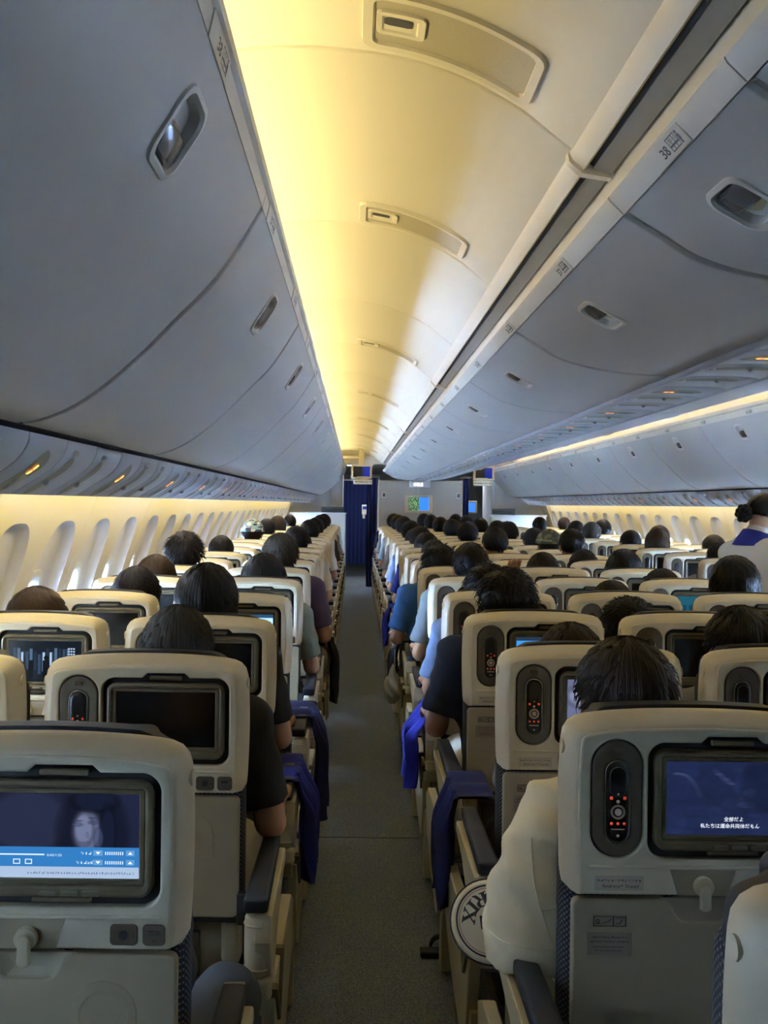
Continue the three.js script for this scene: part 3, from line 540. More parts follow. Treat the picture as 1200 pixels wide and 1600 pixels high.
const wheelGeo = join(mv(new THREE.TorusGeometry(0.0108, 0.002, 6, 20), CRX, 1.013, 0.0048), mv(new THREE.CylinderGeometry(0.006, 0.006, 0.003, 14).rotateX(Math.PI / 2), CRX, 1.013, 0.005), box(0.024, 0.0022, 0.002, CRX, 0.983, 0.0042, 0.0009), dot(CRX, 0.972, 0.0026));
const hookPanelGeo = (() => { const s = new THREE.Shape(); s.moveTo(-0.058, 0.914); s.lineTo(0.058, 0.914); s.lineTo(0.044, 0.868); s.lineTo(-0.044, 0.868); s.closePath(); return ext(s, 0.008, 0.0015, 0.0005, 1); })();
const hookGeo = join(mv(new THREE.CylinderGeometry(0.0165, 0.0175, 0.010, 20).rotateX(Math.PI / 2), 0, 0.886, 0.006), (() => { const s = new THREE.Shape(); s.moveTo(-0.009, 0.889); s.quadraticCurveTo(0, 0.900, 0.009, 0.889); s.lineTo(0.010, 0.852); s.quadraticCurveTo(0, 0.842, -0.010, 0.852); s.closePath(); return ext(s, 0.010, 0.003, 0.019); })());
const socketGeo = (x, w) => join(ext(rrShape(x - w / 2, 0.875, x + w / 2, 0.907, 0.007), 0.006, 0.002, 0.002), lowbox(w * 0.45, 0.006, 0.003, x, 0.892, 0.0015));
const trayGeo = (() => {
  const s = new THREE.Shape(); s.moveTo(-0.224, 0.600); s.quadraticCurveTo(-0.224, 0.580, -0.206, 0.580); s.lineTo(0.206, 0.580); s.quadraticCurveTo(0.224, 0.580, 0.224, 0.600); s.lineTo(0.224, 0.846); s.quadraticCurveTo(0.223, 0.858, 0.208, 0.8585);
  s.lineTo(0.066, 0.8605); s.bezierCurveTo(0.045, 0.852, 0.050, 0.822, 0.026, 0.821); s.lineTo(-0.026, 0.821); s.bezierCurveTo(-0.050, 0.822, -0.045, 0.852, -0.066, 0.8605); s.lineTo(-0.208, 0.8585); s.quadraticCurveTo(-0.223, 0.858, -0.224, 0.846); s.closePath();
  const scoop = loft([[0.074, 0.862, 0.816, -0.0045], [0.060, 0.862, 0.824, -0.010], [0.040, 0.862, 0.836, -0.0145]].map(([w, yt, yb, z]) => [V(-w, yt, z), V(-w * 0.55, yb, z), V(w * 0.55, yb, z), V(w, yt, z)]), { cap1: true, crease: 0.3 });
  return join(ext(s, 0.022, 0.004, -0.003, 3, 8), scoop);
})();
const cupGeo = (() => { const s = new THREE.Shape(); s.moveTo(0.065, 0.715); s.lineTo(0.165, 0.715); s.lineTo(0.165, 0.77); s.absarc(0.115, 0.77, 0.05, 0, Math.PI); s.closePath(); const h = new THREE.Path(); h.absarc(0.115, 0.768, 0.036, 0, Math.PI * 2); s.holes.push(h); return join(ext(s, 0.004, 0.001, -0.0015, 1, 12), mv(new THREE.CylinderGeometry(0.036, 0.036, 0.002, 24).rotateX(Math.PI / 2), 0.115, 0.768, -0.0038), lowbox(0.006, 0.006, 0.002, 0.153, 0.724, -0.0012)); })();
const placardMat = (draw, w = 256, h = 128) => std('#9a9184', { roughness: 0.5, map: canvasTex(w, h, (g, a, b) => { g.fillStyle = '#f2efe8'; g.fillRect(0, 0, a, b); draw(g, a, b); }) });
const scribble = (g, x0, x1, y, sz, s0) => { let s = s0; const r = () => (s = (s * 16807) % 2147483647) / 2147483647; for (let x = x0; x < x1; x += sz * 1.05) { for (let k = 0; k < 4; k++) { g.beginPath(); g.moveTo(x + r() * sz * 0.8, y - r() * sz); g.lineTo(x + r() * sz * 0.8, y - r() * sz); g.stroke(); } } };
MAT.plA = placardMat((g) => { g.strokeStyle = g.fillStyle = '#3c372f'; g.lineWidth = 7; g.strokeRect(6, 8, 150, 112); g.strokeRect(156, 8, 94, 112); g.beginPath(); g.arc(36, 60, 14, 0, 7); g.stroke(); g.fillRect(22, 82, 34, 12); g.beginPath(); g.moveTo(74, 92); g.lineTo(104, 70); g.lineTo(120, 70); g.lineTo(140, 34); g.moveTo(176, 90); g.lineTo(206, 90); g.lineTo(226, 40); g.moveTo(170, 30); g.lineTo(236, 22); g.stroke(); });
MAT.plB = placardMat((g) => { g.strokeStyle = g.fillStyle = '#3c372f'; g.lineWidth = 2; scribble(g, 30, 226, 34, 12, 5); scribble(g, 16, 240, 58, 12, 9); g.font = '14px sans-serif'; g.fillText('Fasten seat belt while seated', 30, 86); g.fillText('Life vest under your seat', 44, 106); });
MAT.plC = std('#cfc5ae', { roughness: 0.42, map: canvasTex(256, 96, (g, w, h) => { g.fillStyle = '#fff'; g.fillRect(0, 0, w, h); g.strokeStyle = g.fillStyle = '#4c4638'; g.lineWidth = 2.4; scribble(g, 14, 242, 40, 17, 21); g.font = '27px sans-serif'; g.fillText('Redress* Travel', 40, 78); }) });
const backrestGeo = boxUV(join(box(0.455, 0.66, 0.085, 0, 0.78, -0.115, 0.035, 2)));
const headrestGeo = box(0.33, 0.30, 0.05, 0, 1.020, -0.155, 0.02, 2);
const headTopGeo = (() => { const r = insetRing(outline, 0.010, -0.082).map((p) => p), up = (dz, ds) => insetRing(outline, ds, dz).map((p) => V(p.x, p.y > 1.1 ? p.y + 0.018 * sstep(1 - Math.abs(p.x) / 0.2, 0, 0.25) : p.y, p.z)); return loft([up(-0.075, 0.022), up(-0.079, 0.016), up(-0.115, 0.016), up(-0.125, 0.026)], { cap1: true, cap0: true, flip: true }); })();
const cushionGeo = boxUV(box(0.475, 0.11, 0.47, 0, 0.42, -0.375, 0.04, 2));
const lowerGeo = (() => join(box(0.40, 0.22, 0.03, 0, 0.455, -0.075, 0.01), box(0.045, 0.13, 0.06, -0.205, 0.525, -0.055, 0.012), box(0.045, 0.13, 0.06, 0.205, 0.525, -0.055, 0.012), lowbox(0.44, 0.02, 0.05, 0, 0.335, -0.06)))();
const pocketGeo = box(0.30, 0.11, 0.012, -0.02, 0.475, -0.054, 0.005);
const hingeGeo = join(box(0.022, 0.075, 0.024, -0.231, 0.600, -0.012, 0.005), box(0.022, 0.075, 0.024, 0.231, 0.600, -0.012, 0.005), lowbox(0.44, 0.012, 0.02, 0, 0.572, -0.02));
const frameGeo = join(mv(new THREE.CylinderGeometry(0.02, 0.02, 0.50, 10).rotateZ(Math.PI / 2), 0, 0.31, -0.14), mv(new THREE.CylinderGeometry(0.02, 0.02, 0.50, 10).rotateZ(Math.PI / 2), 0, 0.31, -0.50), lowbox(0.47, 0.03, 0.44, 0, 0.345, -0.36));
const legGeo = (x) => { const t = (a, b, r) => new THREE.TubeGeometry(new THREE.LineCurve3(V(...a), V(...b)), 1, r, 8); return join(t([x, 0.31, -0.14], [x, 0.02, 0.02], 0.014), t([x, 0.31, -0.50], [x, 0.02, -0.46], 0.014), t([x, 0.30, -0.5], [x, 0.03, -0.02], 0.009), box(0.035, 0.03, 0.56, x, 0.018, -0.21, 0.008)); };
// armrests; z runs forward to -0.27
const padGeo = (() => { const g = box(0.052, 0.034, 0.43, 0, 0.668, -0.045, 0.009, 2); const p = g.attributes.position; for (let i = 0; i < p.count; i++) { const t = (p.getZ(i) + 0.26) / 0.43; p.setX(i, p.getX(i) * lerp(0.80, 1.04, clamp(t, 0, 1))); } g.computeVertexNormals(); return toCreasedNormals(g, 0.7); })();
const padEndGeo = box(0.040, 0.03, 0.012, 0, 0.668, -0.262, 0.004);
const postGeo = (x) => join(new THREE.LatheGeometry([[0, 0.518], [0.024, 0.519], [0.029, 0.526], [0.0305, 0.56], [0.0305, 0.62], [0.029, 0.645], [0.024, 0.651], [0, 0.652]].map(([a, b]) => V2(a, b)), 20).scale(1, 1, 0.9).translate(0, 0, 0.138), box(0.058, 0.130, 0.06, 0, 0.585, 0.10, 0.01), new THREE.TorusGeometry(0.0305, 0.002, 5, 24).rotateX(Math.PI / 2).scale(1, 1, 0.9).translate(0, 0.632, 0.138), new THREE.TorusGeometry(0.0305, 0.002, 5, 24).rotateX(Math.PI / 2).scale(1, 1, 0.9).translate(0, 0.538, 0.138), box(0.064, 0.05, 0.10, 0, 0.495, 0.115, 0.012));
const sideShape = (pts, th, x) => { const s = new THREE.Shape(pts.map(([z, y]) => V2(z, y))); return new THREE.ExtrudeGeometry(s, { depth: th, bevelEnabled: true, bevelSize: 0.004, bevelOffset: -0.004, bevelThickness: 0.004, bevelSegments: 2 }).rotateY(-Math.PI / 2).translate(x + th / 2, 0, 0); };
// shape points are (z, y); rotateY(-90) sends shape x to world z, extrusion to -x
const armCoverGeo = sideShape([[0.155, 0.53], [0.17, 0.60], [0.16, 0.655], [-0.255, 0.655], [-0.262, 0.630], [-0.10, 0.60], [0.02, 0.545], [0.06, 0.50], [0.12, 0.49]], 0.030, 0);
const bracketGeo = sideShape([[0.15, 0.53], [0.12, 0.42], [-0.02, 0.40], [-0.05, 0.49], [0.05, 0.53]], 0.05, 0);
const sidePanelGeo = sideShape([[0.10, 0.50], [0.13, 0.46], [0.05, 0.20], [-0.02, 0.16], [-0.30, 0.22], [-0.48, 0.30], [-0.50, 0.43], [-0.42, 0.47], [-0.10, 0.48]], 0.022, 0);
const chevronGeo = (() => { const w = [[0.135, 0.50], [0.045, 0.40], [-0.03, 0.50], [-0.05, 0.50], [0.045, 0.372], [0.155, 0.495]]; return sideShape(w, 0.03, 0); })();
const legCoverGeo = sideShape([[0.06, 0.30], [0.10, 0.30], [0.09, 0.02], [0.02, 0.02]], 0.024, 0);
MAT.buttonDark = std('#6f6755', { roughness: 0.4 });
const blankScreen = std('#090808', { roughness: 0.18 });
function armrest(o, x, aisle, dir) {               // dir: +1 the aisle lies to the right, -1 to the left
  const a = part('armrest', [armCoverGeo.clone().translate(x + dir * (aisle ? 0.012 : 0), 0, 0), postGeo(0).translate(x, 0, 0)], MAT.cream, o);
  part('arm_pad', padGeo.clone().translate(x - dir * (aisle ? 0.004 : 0), 0.010, 0), MAT.pad, a); part('pad_tip', padEndGeo.clone().translate(x - dir * (aisle ? 0.004 : 0), 0.010, 0), MAT.chrome, a);
  if (aisle) {
    const p = part('side_panel', [sidePanelGeo.clone().translate(x + dir * 0.022, 0, 0), bracketGeo.clone().translate(x - dir * 0.004, 0, 0), legCoverGeo.clone().translate(x + dir * 0.012, 0, 0)], MAT.cream, o);
    part('chevron_trim', chevronGeo.clone().translate(x + dir * 0.026, 0, 0), MAT.bezel, p);
    part('seat_leg', legGeo(x - dir * 0.01), MAT.alu, o);
  }
}
function makeSeat(arms, full) {                     // arms: [left, right], each '', 'mid' or 'aisle'
  const o = new THREE.Group(); o.name = 'airliner_seat';
  const sh = part('seat_shell', shellGeo, MAT.shell, o);
  part('recess', wellGeo, MAT.black, sh);
  const mo = part('monitor', monGeo, MAT.bezel, o);
  part('screen', lowbox(SCX1 - SCX0, SCY1 - SCY0, 0.002, MC_X, (SCY0 + SCY1) / 2, -0.008), blankScreen, mo);
  const cr = part('remote_cradle', cradleGeo, MAT.cradle, o);
  part('remote_control', [remoteGeo, glassGeo], MAT.remote, cr);
  if (full) {
    for (let k = 0; k < 3; k++) part('button', box(0.028, 0.0085, 0.006, MC_X - 0.022 + k * 0.033, 0.953, 0.0025, 0.004, 2), MAT.buttonDark, mo);
    part('remote_rim', ringTube, MAT.chrome, cr); part('lit_button', btnRed, MAT.ledRed, cr); part('pale_button', btnPale, MAT.button, cr); part('dial', wheelGeo, MAT.button, cr);
    part('hook_recess', hookPanelGeo, MAT.tray, o); part('coat_hook', hookGeo, MAT.cream, o);
    const au = part('audio_socket', socketGeo(0.145, 0.042), MAT.bezel2, o), us = part('usb_socket', socketGeo(0.190, 0.034), MAT.bezel2, o);
    part('jack', [mv(new THREE.CylinderGeometry(0.007, 0.007, 0.004, 16).rotateX(Math.PI / 2), 0.145, 0.891, 0.002), dot(0.160, 0.891, 0.0015)], MAT.black, au); part('port', [box(0.016, 0.006, 0.004, 0.190, 0.895, 0.002, 0.001), dot(0.190, 0.884, 0.0014)], MAT.black, us);
    part('placard', new THREE.PlaneGeometry(0.085, 0.026).translate(-0.145, 0.889, 0.0008), MAT.plC, o);
  }
  const tr = part('tray_table', trayGeo, MAT.tray, o);
  if (full) {
    part('cup_recess', cupGeo, MAT.tray, tr); part('tray_hinge', hingeGeo, MAT.dark, tr);
    part('placard', box(0.062, 0.022, 0.002, -0.160, 0.822, -0.0025, 0.0008), MAT.tray, tr); part('placard_print', new THREE.PlaneGeometry(0.058, 0.019).translate(-0.160, 0.822, -0.0011), MAT.plA, tr);
    part('placard', box(0.080, 0.044, 0.002, -0.160, 0.783, -0.0025, 0.0008), MAT.tray, tr); part('placard_print', new THREE.PlaneGeometry(0.076, 0.040).translate(-0.160, 0.783, -0.0011), MAT.plB, tr);
  }
  part('backrest', backrestGeo, MAT.fabric, o); part('headrest', [headTopGeo, headrestGeo], MAT.navy, o);
  part('seat_cushion', cushionGeo, MAT.seatBlue, o); part('lower_back', lowerGeo, MAT.lower, o);
  if (full) part('literature_pocket', pocketGeo, MAT.bezel2, o);
  part('seat_frame', frameGeo, MAT.alu, o);
  if (!arms.includes('aisle')) part('seat_leg', legGeo(0), MAT.alu, o);
  if (arms[0]) armrest(o, -0.265 - (arms[0] === 'aisle' ? 0.02 : 0), arms[0] === 'aisle', -1);
  if (arms[1]) armrest(o, 0.265 + (arms[1] === 'aisle' ? 0.02 : 0), arms[1] === 'aisle', 1);
  return shadow(o);
}
// screens that are on
const strokes = {                                   // subtitle glyphs as strokes on a 10 x 10 square
  '全': [[5, 0, 0, 4], [5, 0, 10, 4], [2, 4, 8, 4], [5, 4, 5, 9.5], [2, 6.5, 8, 6.5], [0.5, 9.5, 9.5, 9.5]],
  '部': [[3, 0, 3, 1.5], [0, 1.8, 6, 1.8], [1.5, 2.2, 2, 4.2], [4.5, 2.2, 4, 4.2], [0, 4.5, 6, 4.5], [1, 6, 5, 6, 5, 9.5, 1, 9.5, 1, 6], [7, 0.5, 7, 10], [7, 0.8, 9.6, 0.8, 8.4, 4, 9.6, 6, 9, 7.6, 8, 7.6]],
  'だ': [[0, 2.5, 5, 2], [3, 0, 1, 9], [4.5, 4.5, 8.5, 4.2], [4.2, 7, 4.8, 8.6, 9, 8.6], [7, 0.5, 7.6, 2], [8.6, 0, 9.2, 1.5]],
  'よ': [[5, 0, 5, 7.5, 3, 9, 1.5, 8, 3, 7, 5, 7.5, 8.5, 9], [5, 3, 8.5, 3]],
  '私': [[4.5, 0.3, 0.8, 1.4], [2.6, 1, 2.6, 10], [0, 3.4, 5.2, 3.4], [2.6, 4, 0.2, 7], [2.6, 4, 5, 6.5], [7.2, 0.5, 5.6, 8.6, 9, 7.8], [8.2, 5.6, 9.8, 9.4]],
  'た': [[0, 2.5, 5.5, 2], [3, 0, 1, 9], [4.5, 4.5, 9, 4.2], [4.2, 7, 4.8, 8.8, 9.4, 8.8]],
  'ち': [[0.5, 2, 9, 2], [4, 0, 2, 6, 5, 4.5, 8, 5.5, 8.4, 7.6, 6, 9.4, 3, 9.5]],
  'は': [[1, 0.5, 0.8, 9.5], [3.6, 2.6, 9.5, 2.6], [7, 0.3, 7, 8, 5, 9.4, 3.6, 8, 5.4, 7, 9.5, 9]],
  '運': [[3, 0.5, 3, 2], [3, 0.5, 9.5, 0.5, 9.5, 2], [3.6, 2.4, 9, 2.4], [4, 3.6, 8.6, 3.6, 8.6, 6, 4, 6, 4, 3.6], [6.3, 1.4, 6.3, 8.2], [3.2, 7.2, 9.5, 7.2], [0.8, 0.8, 1.8, 2.2], [0, 4, 1.6, 4, 1.4, 8, 0, 9.4], [1.4, 8.4, 4, 9.5, 10, 9.5]],
  '命': [[5, 0, 0, 4], [5, 0, 10, 4], [3, 3.6, 7, 3.6], [1, 5, 4.4, 5, 4.4, 8.6, 1, 8.6, 1, 5], [6, 10, 6, 5, 9.2, 5, 9.2, 8.6, 8, 8.6]],
  '共': [[3, 0, 3, 6], [7, 0, 7, 6], [1, 2.4, 9, 2.4], [0, 6, 10, 6], [3.4, 7, 1, 10], [6.6, 7, 9, 10]],
  '同': [[1, 10, 1, 0.8, 9, 0.8, 9, 9.6, 7.6, 9.6], [3, 3, 7, 3], [3.2, 5, 6.8, 5, 6.8, 8, 3.2, 8, 3.2, 5]],
  '体': [[2.6, 0, 0, 5], [1.6, 3.4, 1.6, 10], [3.4, 2.6, 10, 2.6], [6.7, 0, 6.7, 10], [6.5, 3, 3.4, 7.6], [6.9, 3, 10, 7.6], [5, 7.6, 8.4, 7.6]],
  'も': [[4, 0, 3.4, 7.4, 5, 9.4, 7.6, 9, 8.6, 6.6], [1, 2.8, 7, 2.8], [1, 5.4, 7, 5.4]],
  'ん': [[5, 0, 0.6, 9.5, 3.4, 5.4, 5, 6, 5, 8.8, 6.6, 9.4, 9.4, 6.4]],
};
function subtitle(g, str, x, y, s) { g.lineCap = 'round'; for (const ch of str) { for (const p of strokes[ch] ?? []) { g.beginPath(); g.moveTo(x + p[0] * s, y + p[1] * s); for (let i = 2; i < p.length; i += 2) g.lineTo(x + p[i] * s, y + p[i + 1] * s); g.stroke(); } x += 11.5 * s; } }
const soft = (g, x, y, rx, ry, c, a = 1) => { g.save(); g.translate(x, y); g.scale(rx, ry); const q = g.createRadialGradient(0, 0, 0, 0, 0, 1); q.addColorStop(0, c); q.addColorStop(0.6, c); q.addColorStop(1, 'rgba(0,0,0,0)'); g.globalAlpha = a; g.fillStyle = q; g.beginPath(); g.arc(0, 0, 1, 0, 7); g.fill(); g.restore(); };
const SCR = {
  portrait: screenMat(canvasTex(640, 360, (g, w, h) => {
    g.fillStyle = '#1c2138'; g.fillRect(0, 0, w, h); soft(g, 170, 120, 260, 190, '#272c43', 0.7); soft(g, 440, 170, 170, 220, '#12172a', 0.95); soft(g, 418, 160, 82, 122, '#5b6383', 0.95); soft(g, 404, 150, 52, 90, '#6c7493', 0.7); soft(g, 450, 30, 120, 56, '#141a2e', 0.95); soft(g, 506, 170, 42, 150, '#141a2e', 0.9);
    for (const [x, y, a, b, c] of [[376, 132, 30, 11, '#3c4464'], [448, 122, 32, 12, '#333b58'], [420, 176, 9, 14, '#545c7e'], [408, 208, 26, 6, '#4c5270'], [376, 116, 28, 5, '#30374f'], [448, 104, 30, 5, '#2c3349'], [468, 190, 26, 60, '#3f4766']]) soft(g, x, y, a, b, c, 0.6);
    g.fillStyle = '#2f74b4'; g.fillRect(0, 228, w, 84); g.fillStyle = '#9fb3cf'; g.fillRect(0, 312, w, 48); g.strokeStyle = g.fillStyle = '#d7e4f4'; g.lineWidth = 4; g.fillRect(40, 258, 200, 6); g.font = '15px sans-serif'; g.fillText('0:49/1:53', 250, 268);
    for (const x of [110, 160]) g.strokeRect(x, 282, 26, 18); for (const y of [240, 280]) { g.lineWidth = 2.5; scribble(g, y === 240 ? 396 : 376, 436, y + 20, 14, 4); g.fillStyle = '#5f92c4'; g.fillRect(446, y, 40, 24); g.fillRect(584, y, 36, 24); g.fillStyle = '#e6eefa'; for (let i = 0; i < 9; i++) g.fillRect(496 + i * 9, y + 6, 4, 14); g.beginPath(); g.moveTo(456, y + 7); g.lineTo(476, y + 7); g.lineTo(466, y + 19); g.fill(); g.beginPath(); g.moveTo(592, y + 18); g.lineTo(612, y + 18); g.lineTo(602, y + 6); g.fill(); }
    g.strokeStyle = '#3b4c70'; g.lineWidth = 1.5; scribble(g, 170, 610, 344, 11, 8);
  }), 0.62),
  film: screenMat(canvasTex(640, 360, (g, w, h) => {
    g.fillStyle = '#1a2444'; g.fillRect(0, 0, w, h); let s = 31; const r = () => (s = (s * 16807) % 2147483647) / 2147483647;
    for (let i = 0; i < 70; i++) soft(g, r() * w, r() * h, 40 + r() * 130, 20 + r() * 90, ['#25315a', '#141c36', '#2b3862', '#1a2444'][i % 4], 0.16);
    for (let i = 0; i < 26; i++) soft(g, 40 + i * 5, 60 + Math.pow(i / 26, 3) * 120, 22, 9, '#46547c', 0.14); for (let i = 0; i < 22; i++) soft(g, 240 + i * 4, 40 + i * 3 + r() * 16, 26, 10, '#46547c', 0.12); soft(g, 408, 150, 46, 34, '#4a5880', 0.25); soft(g, 392, 210, 70, 24, '#364470', 0.25); soft(g, 470, 120, 120, 140, '#10182e', 0.55);
    g.strokeStyle = '#e4e8f2'; g.lineWidth = 2.6; subtitle(g, '全部だよ', 285, 272, 2.1); subtitle(g, '私たちは運命共同体だもん', 170, 305, 2.1);
  }), 0.62),
  map: screenMat(canvasTex(640, 360, (g, w, h) => { g.fillStyle = '#2f7fc0'; g.fillRect(0, 0, w, h); g.fillStyle = '#1d2d3e'; g.fillRect(0, 0, w, 34); let s = 5; const r = () => (s = (s * 16807) % 2147483647) / 2147483647; for (let i = 0; i < 40; i++) soft(g, r() * w, 60 + r() * h, 20 + r() * 60, 10 + r() * 30, ['#6d9a64', '#8fb08a', '#4c8a9a', '#b5c3a0'][i % 4], 0.8); g.strokeStyle = '#e9eef4'; g.lineWidth = 4; g.beginPath(); g.moveTo(60, 300); g.quadraticCurveTo(300, 60, 600, 140); g.stroke(); }), 0.8),
  street: screenMat(canvasTex(640, 360, (g, w, h) => { g.fillStyle = '#10161d'; g.fillRect(0, 0, w, h); let s = 12; const r = () => (s = (s * 16807) % 2147483647) / 2147483647; for (let i = 0; i < 16; i++) { g.fillStyle = ['#2a3a4c', '#41566e', '#1c2732'][i % 3]; g.fillRect(40 + i * 36, 60 + r() * 60, 26, 150 + r() * 60); } g.fillStyle = '#93a8c0'; for (const x of [110, 300, 360]) g.fillRect(x, 100, 18, 120); for (let i = 0; i < 24; i++) g.fillRect(520 + (i % 3) * 22, 60 + Math.floor(i / 3) * 24, 16, 14); g.fillStyle = '#0a0d11'; g.beginPath(); g.arc(330, 150, 22, 0, 7); g.fill(); g.fillRect(300, 170, 60, 140); g.fillRect(180, 170, 40, 150); }), 0.8),
  sky: screenMat(canvasTex(320, 180, (g, w, h) => { const l = g.createLinearGradient(0, 0, w, h); l.addColorStop(0, '#5f9ed8'); l.addColorStop(1, '#a9cbea'); g.fillStyle = l; g.fillRect(0, 0, w, h); soft(g, 100, 120, 90, 30, '#dfeaf4', 0.6); g.fillStyle = '#20405e'; g.fillRect(0, 0, w, 18); }), 0.9),
  pale: screenMat(canvasTex(320, 180, (g, w, h) => { g.fillStyle = '#5d6484'; g.fillRect(0, 0, w, h); soft(g, 60, 60, 80, 50, '#8087a6', 0.8); soft(g, 220, 120, 90, 50, '#454b66', 0.8); soft(g, 90, 130, 40, 30, '#7a7480', 0.8); }), 0.6),
  teal: screenMat(canvasTex(320, 180, (g, w, h) => { g.fillStyle = '#1d5468'; g.fillRect(0, 0, w, h); g.fillStyle = '#143a4c'; for (let i = 0; i < 8; i++) g.fillRect(i * 42, 60, 26, 60); }), 0.6),
};
const BLOCK = {
  L: { xs: [-1.013, -0.483], arms: [['mid', ''], ['mid', 'aisle']], d0: 1.46, k0: 0, k1: 19, words: ['window seat of the left pair', 'aisle seat of the left pair'] },
  C: { xs: [0.61, 1.14, 1.67], arms: [['aisle', ''], ['mid', ''], ['mid', 'aisle']], d0: 1.69, k0: -1, k1: 18, words: ['left aisle seat of the centre block', 'middle seat of the centre block', 'right aisle seat of the centre block'] },
  R: { xs: [2.723, 3.253], arms: [['aisle', ''], ['mid', 'mid']], d0: 1.46, k0: 5, k1: 19, words: ['aisle seat of the far right pair', 'window seat of the far right pair'] },
};
const ON = { L1_0: ['portrait', 'playing a film portrait'], L0_2: ['street', 'showing a dark street'], L1_3: ['sky', 'showing a pale blue page'], C0_0: ['film', 'showing a subtitled film'], C0_2: ['map', 'showing a blue map'], C0_1: ['pale', 'showing a grey picture'], C2_4: ['teal', 'showing a teal picture'], C1_3: ['pale', 'showing a grey picture'] };
const protos = {};
for (const [b, B] of Object.entries(BLOCK)) for (let k = B.k0; k <= B.k1; k++) B.xs.forEach((x, i) => {
  if (b === 'C' && k === -1 && i > 0) return;
  const d = B.d0 + 0.79 * k, full = k < 7, key = B.arms[i].join('|') + full;
  const first = !protos[key]; protos[key] ??= makeSeat(B.arms[i], full);
  const src = protos[key], o = src.clone(); o.name = numbered('airliner_seat'); o.position.set(x, 0, -d); scene.add(o);
  const on = ON[b + i + '_' + k];
  if (on) o.children.find((c) => c.name === 'monitor').children[0].material = SCR[on[0]];
  tag(o, `cream seat${on ? ' ' + on[1] : ''}, ${B.words[i]}, ${ORD[k - B.k0]} row`, 'airliner seat', B.words[i].replace(' seat ', ' seats '));
});

// ---------------------------------------------------------------- people
const smin = (a, b, k) => { const h = clamp(0.5 + 0.5 * (b - a) / k, 0, 1); return lerp(b, a, h) - k * h * (1 - h); };
function capd(p, a, b, ra, rb) { const bx = b[0] - a[0], by = b[1] - a[1], bz = b[2] - a[2], px = p[0] - a[0], py = p[1] - a[1], pz = p[2] - a[2]; const t = clamp((px * bx + py * by + pz * bz) / (bx * bx + by * by + bz * bz + 1e-9), 0, 1); return Math.hypot(px - bx * t, py - by * t, pz - bz * t) - lerp(ra, rb, t); }
function elld(p, c, r) { const x = (p[0] - c[0]) / r[0], y = (p[1] - c[1]) / r[1], z = (p[2] - c[2]) / r[2]; const k = Math.hypot(x, y, z); return (k - 1) * Math.min(r[0], r[1], r[2]); }
function march(field, lo, hi, n) {                  // surface of field = 0 inside the box lo..hi
  const mc = new MarchingCubes(n, new THREE.MeshBasicMaterial(), false, false, 90000), c = lo.map((v, i) => (v + hi[i]) / 2), h = lo.map((v, i) => (hi[i] - v) / 2), p = [0, 0, 0];
  for (let z = 0; z < n; z++) for (let y = 0; y < n; y++) for (let x = 0; x < n; x++) { p[0] = c[0] + (x - n / 2) / (n / 2) * h[0]; p[1] = c[1] + (y - n / 2) / (n / 2) * h[1]; p[2] = c[2] + (z - n / 2) / (n / 2) * h[2]; mc.field[z * n * n + y * n + x] = -field(p); }
  mc.isolation = 0; mc.update();
  let g = new THREE.BufferGeometry(); g.setAttribute('position', new THREE.BufferAttribute(mc.positionArray.slice(0, mc.count * 3), 3));
  g = mergeVertices(g, 1e-4); g.scale(h[0], h[1], h[2]).translate(c[0], c[1], c[2]); g.computeVertexNormals();
  g.setAttribute('uv', new THREE.BufferAttribute(new Float32Array(g.attributes.position.count * 2), 2));
  return g;
}
// a seated figure, local to its seat: hips at about (0, 0.53, -0.30), looking towards -z
const HEAD = [0, 1.165, -0.285];
const HANDSIDE = [-1, 1];
const POSE = {                                      // elbow and wrist for one side (x is the outward distance)
  rest: { el: [0.250, 0.735, -0.25], wr: [0.245, 0.725, -0.50], sh: [0.185, 0.985, -0.255] },
  jacket: { el: [0.190, 0.715, -0.22], wr: [0.19, 0.705, -0.46], sh: [0.165, 0.90, -0.225] },
  tuck: { el: [0.165, 0.76, -0.33], wr: [0.06, 0.70, -0.50], sh: [0.145, 0.965, -0.265] },
  lap: { el: [0.225, 0.75, -0.27], wr: [0.10, 0.655, -0.50], sh: [0.18, 0.985, -0.255] },
};
function headField(p) {
  const q = [p[0] - HEAD[0], p[1] - HEAD[1], p[2] - HEAD[2]], ax = Math.abs(q[0]), s = [ax, q[1], q[2]];
  let d = elld(q, [0, 0.020, 0.012], [0.077, 0.096, 0.098]);
  d = smin(d, elld(q, [0, -0.045, -0.035], [0.058, 0.070, 0.062]), 0.03);
  d = smin(d, elld(q, [0, -0.093, -0.060], [0.028, 0.022, 0.026]), 0.02);
  d = smin(d, capd(q, [0, -0.005, -0.090], [0, -0.042, -0.112], 0.009, 0.014), 0.012);
  d = smin(d, elld(s, [0.032, -0.022, -0.078], [0.022, 0.016, 0.016]), 0.012);
  d = smin(d, elld(q, [0, -0.068, -0.088], [0.024, 0.009, 0.010]), 0.008);
  d = Math.max(d, -elld(s, [0.030, 0.004, -0.100], [0.016, 0.010, 0.016]));
  d = Math.min(d, elld(s, [0.030, 0.004, -0.082], [0.012, 0.011, 0.012]));
  const ear = smin(elld(s, [0.083, -0.010, 0.012], [0.009, 0.032, 0.019]), elld(s, [0.076, -0.008, 0.004], [0.012, 0.022, 0.012]), 0.006);
  d = smin(d, Math.max(ear, -elld(s, [0.094, -0.006, 0.006], [0.007, 0.018, 0.010])), 0.006);
  return smin(d, capd(q, [0, -0.07, 0.02], [0, -0.19, 0.035], 0.052, 0.058), 0.03);
}
let SHY = 0.985, SHX = 0.175;
